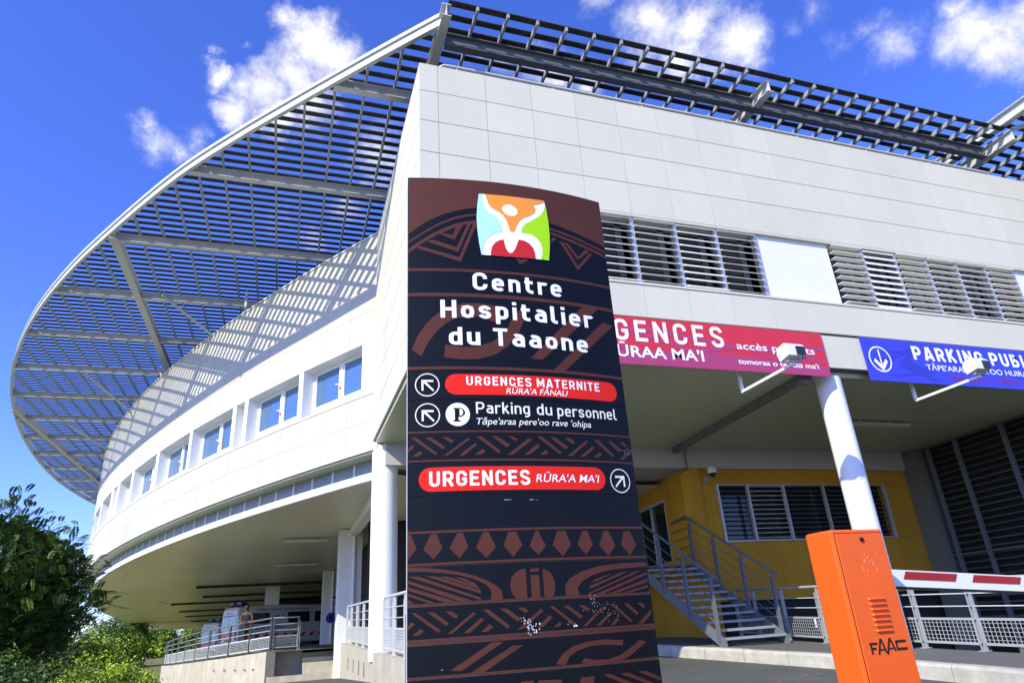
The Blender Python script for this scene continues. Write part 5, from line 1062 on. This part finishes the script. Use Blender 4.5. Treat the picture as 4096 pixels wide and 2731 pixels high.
def make_tree(name, label, loc, h, crown, mats, rnd, kind='leaf', n=5000, size=.09, group=None, trunk_r=.09, clumps=60):
    """crown: (cx, cy, cz, rx, ry, rz) relative to loc"""
    t = thing(name, label, 'bush' if 'bush' in name or 'shrub' in name else 'tree', loc, group)
    X, Y, Z = loc; cx, cy, cz, rx, ry, rz = crown
    cl = []
    while len(cl) < clumps:
        v = Vector((rnd.gauss(0, 1), rnd.gauss(0, 1), rnd.gauss(0, 1))).normalized()*rnd.uniform(.35, 1.0)**.6
        w = .78+.45*noise.noise(v*2.1+Vector((X, Y, 3)))
        cl.append((Vector((X+cx+v.x*rx*w, Y+cy+v.y*ry*w, Z+cz+v.z*rz*w)), v))
    b = MB(); zt = Z+cz-rz*.5
    b.tube([(X,Y,Z-.2),(X+.04*h*.3,Y,Z+(zt-Z)*.5),(X+cx*.6,Y+cy*.6,zt)], [trunk_r*1.25, trunk_r, trunk_r*.8], 10)
    tr = b.build('trunk', 'bark', t)
    b = MB()
    for p, v in cl[::max(1, clumps//22)]:
        s0 = Vector((X+cx*.5, Y+cy*.5, Z+max(cz-rz*.7, .1)))
        mid = s0.lerp(p, .5)+Vector((0,0,.1*rz)); b.tube([s0, mid, p], [trunk_r*.5, trunk_r*.3, trunk_r*.08], 6)
    b.build('limbs', 'bark', t)
    b = MB(); per = max(1, n//clumps)
    for p, v in cl:
        cr = .34*min(rx, rz)*rnd.uniform(.6, 1.1)
        mi = 0 if rnd.random() < .72 else 1
        for k in range(per):
            q = p+Vector((rnd.gauss(0, 1)*cr*.6, rnd.gauss(0, 1)*cr*.6, rnd.gauss(0, 1)*cr*.42))
            if kind == 'frond':
                dd = (q-Vector((X+cx, Y+cy, Z+cz-rz*.3))).normalized()+Vector((rnd.uniform(-1.1,1.1), rnd.uniform(-1.1,1.1), rnd.uniform(-.3,.7))); frond(b, q, dd, size*rnd.uniform(.7,1.2), rnd, size*.25)
            else:
                nn = Vector((rnd.gauss(0, .7), rnd.gauss(0, .7), rnd.uniform(.1, 1)))+v*.5; leaf_quads(b, q, nn, size, rnd, mi)
    b.m = b.m if kind == 'leaf' else [1 if (i//26) % 3 == 0 else 0 for i in range(len(b.f))]
    b.build('crown', mats, t, fix=False)
    return t
R_ = random.Random(11)
def at(px, py, Z): d = FF+RR*((px-2048)/2644.87)-UU*((py-1365.5)/2644.87); return Vector((0,0,1.15))+d*Z
p = at(35, 2560, 10.5); g_ = gz(p.x, p.y)
make_tree('feathery_tree', 'dark feathery-leaved tree at the left edge below the sunshade', (p.x, p.y, g_), 5.5, (-.08, 0, 1.60-g_, 1.30, 1.25, 1.95), ['leaf_dark', 'leaf_mid'], R_, 'frond', 7500, .25, clumps=330, trunk_r=.08)
for (x, y, Z, rx, rz, lab, cz) in ((475, 2560, 85, 5.0, 4.6, 'mid green broadleaf tree just right of the dark feathery tree', None), (640, 2575, 140, 4.8, 4.0, 'small broadleaf tree seen under the edge of the curved soffit', None), (765, 2580, 170, 4.8, 4.6, 'small broadleaf tree nearest the end of the ramp railing', None), (330, 2660, 22, 1.3, .95, 'low round leafy tree behind the clipped bush', None)):
    p = at(x, y, Z); g_ = gz(p.x, p.y)
    make_tree('broadleaf_tree', lab, (p.x, p.y, g_), 3.5, (0, 0, p.z-g_, rx, rx, rz), ['leaf_mid', 'leaf_bright'], R_, 'leaf', 9000, Z*.0042 if Z > 40 else .12, group='broadleaf trees beyond the ramp', clumps=70)
p = at(430, 2740, 9); g_ = gz(p.x, p.y)
make_tree('clipped_bush', 'bright yellow-green bush at the bottom left corner', (p.x, p.y, g_), 1, (0, 0, p.z-g_-.07, .86, .6, .37), ['leaf_bright', 'leaf_mid'], R_, 'leaf', 15000, .045, clumps=160, trunk_r=.02)
p = at(-40, 2700, 9); g_ = gz(p.x, p.y)
make_tree('dark_shrub', 'dark green shrub under the feathery tree at the left edge', (p.x, p.y, g_), 1.5, (0, 0, .55, 1.0, .8, .6), ['leaf_dark', 'leaf_mid'], R_, 'leaf', 7000, .07, clumps=80, trunk_r=.04)
for (x, Z, rz, lab) in ((120, 90, 4.5, 'distant tree hidden behind the dark feathery tree'), (520, 160, 4.5, 'distant round tree low on the horizon left of the ramp'), (860, 200, 5.0, 'distant tree low on the horizon behind the ambulances')):
    p = at(x, 2600, Z); g_ = gz(p.x, p.y)
    make_tree('distant_tree', lab, (p.x, p.y, g_), 5, (0, 0, rz*.9, rz*1.7, rz*1.5, rz), ['leaf_mid', 'leaf_dark'], R_, 'leaf', 5000, .8, group='distant trees on the left horizon', clumps=60)
# fallen leaves on the road
for i, (x, y) in enumerate([(6.35,8.3),(7.2,8.75),(7.35,8.7),(6.7,7.2),(5.9,6.6),(7.6,9.6),(7.0,6.2)]):
    b = MB(); z = gz(x, y)+.012; a = R_.uniform(0, 6)
    pts = [(.045*cos(k*1.047+a)*(1 if k % 3 == 0 else .55), .045*sin(k*1.047+a)*(1 if k % 3 == 0 else .55)) for k in range(6)]
    b.add([(x+q[0], y+q[1], z+.006*(k % 2)) for k, q in enumerate(pts)], [(0,1,2,3,4,5)])
    o = b.build('fallen_leaf', 'leaf_dry', None, origin=(x, y, z), fix=False); tag(o, 'dry orange leaf lying on the grey road by the kerb', 'leaf', 'dry leaves scattered on the road')
for o in list(bpy.data.objects):
    if 'org' in o: del o['org']
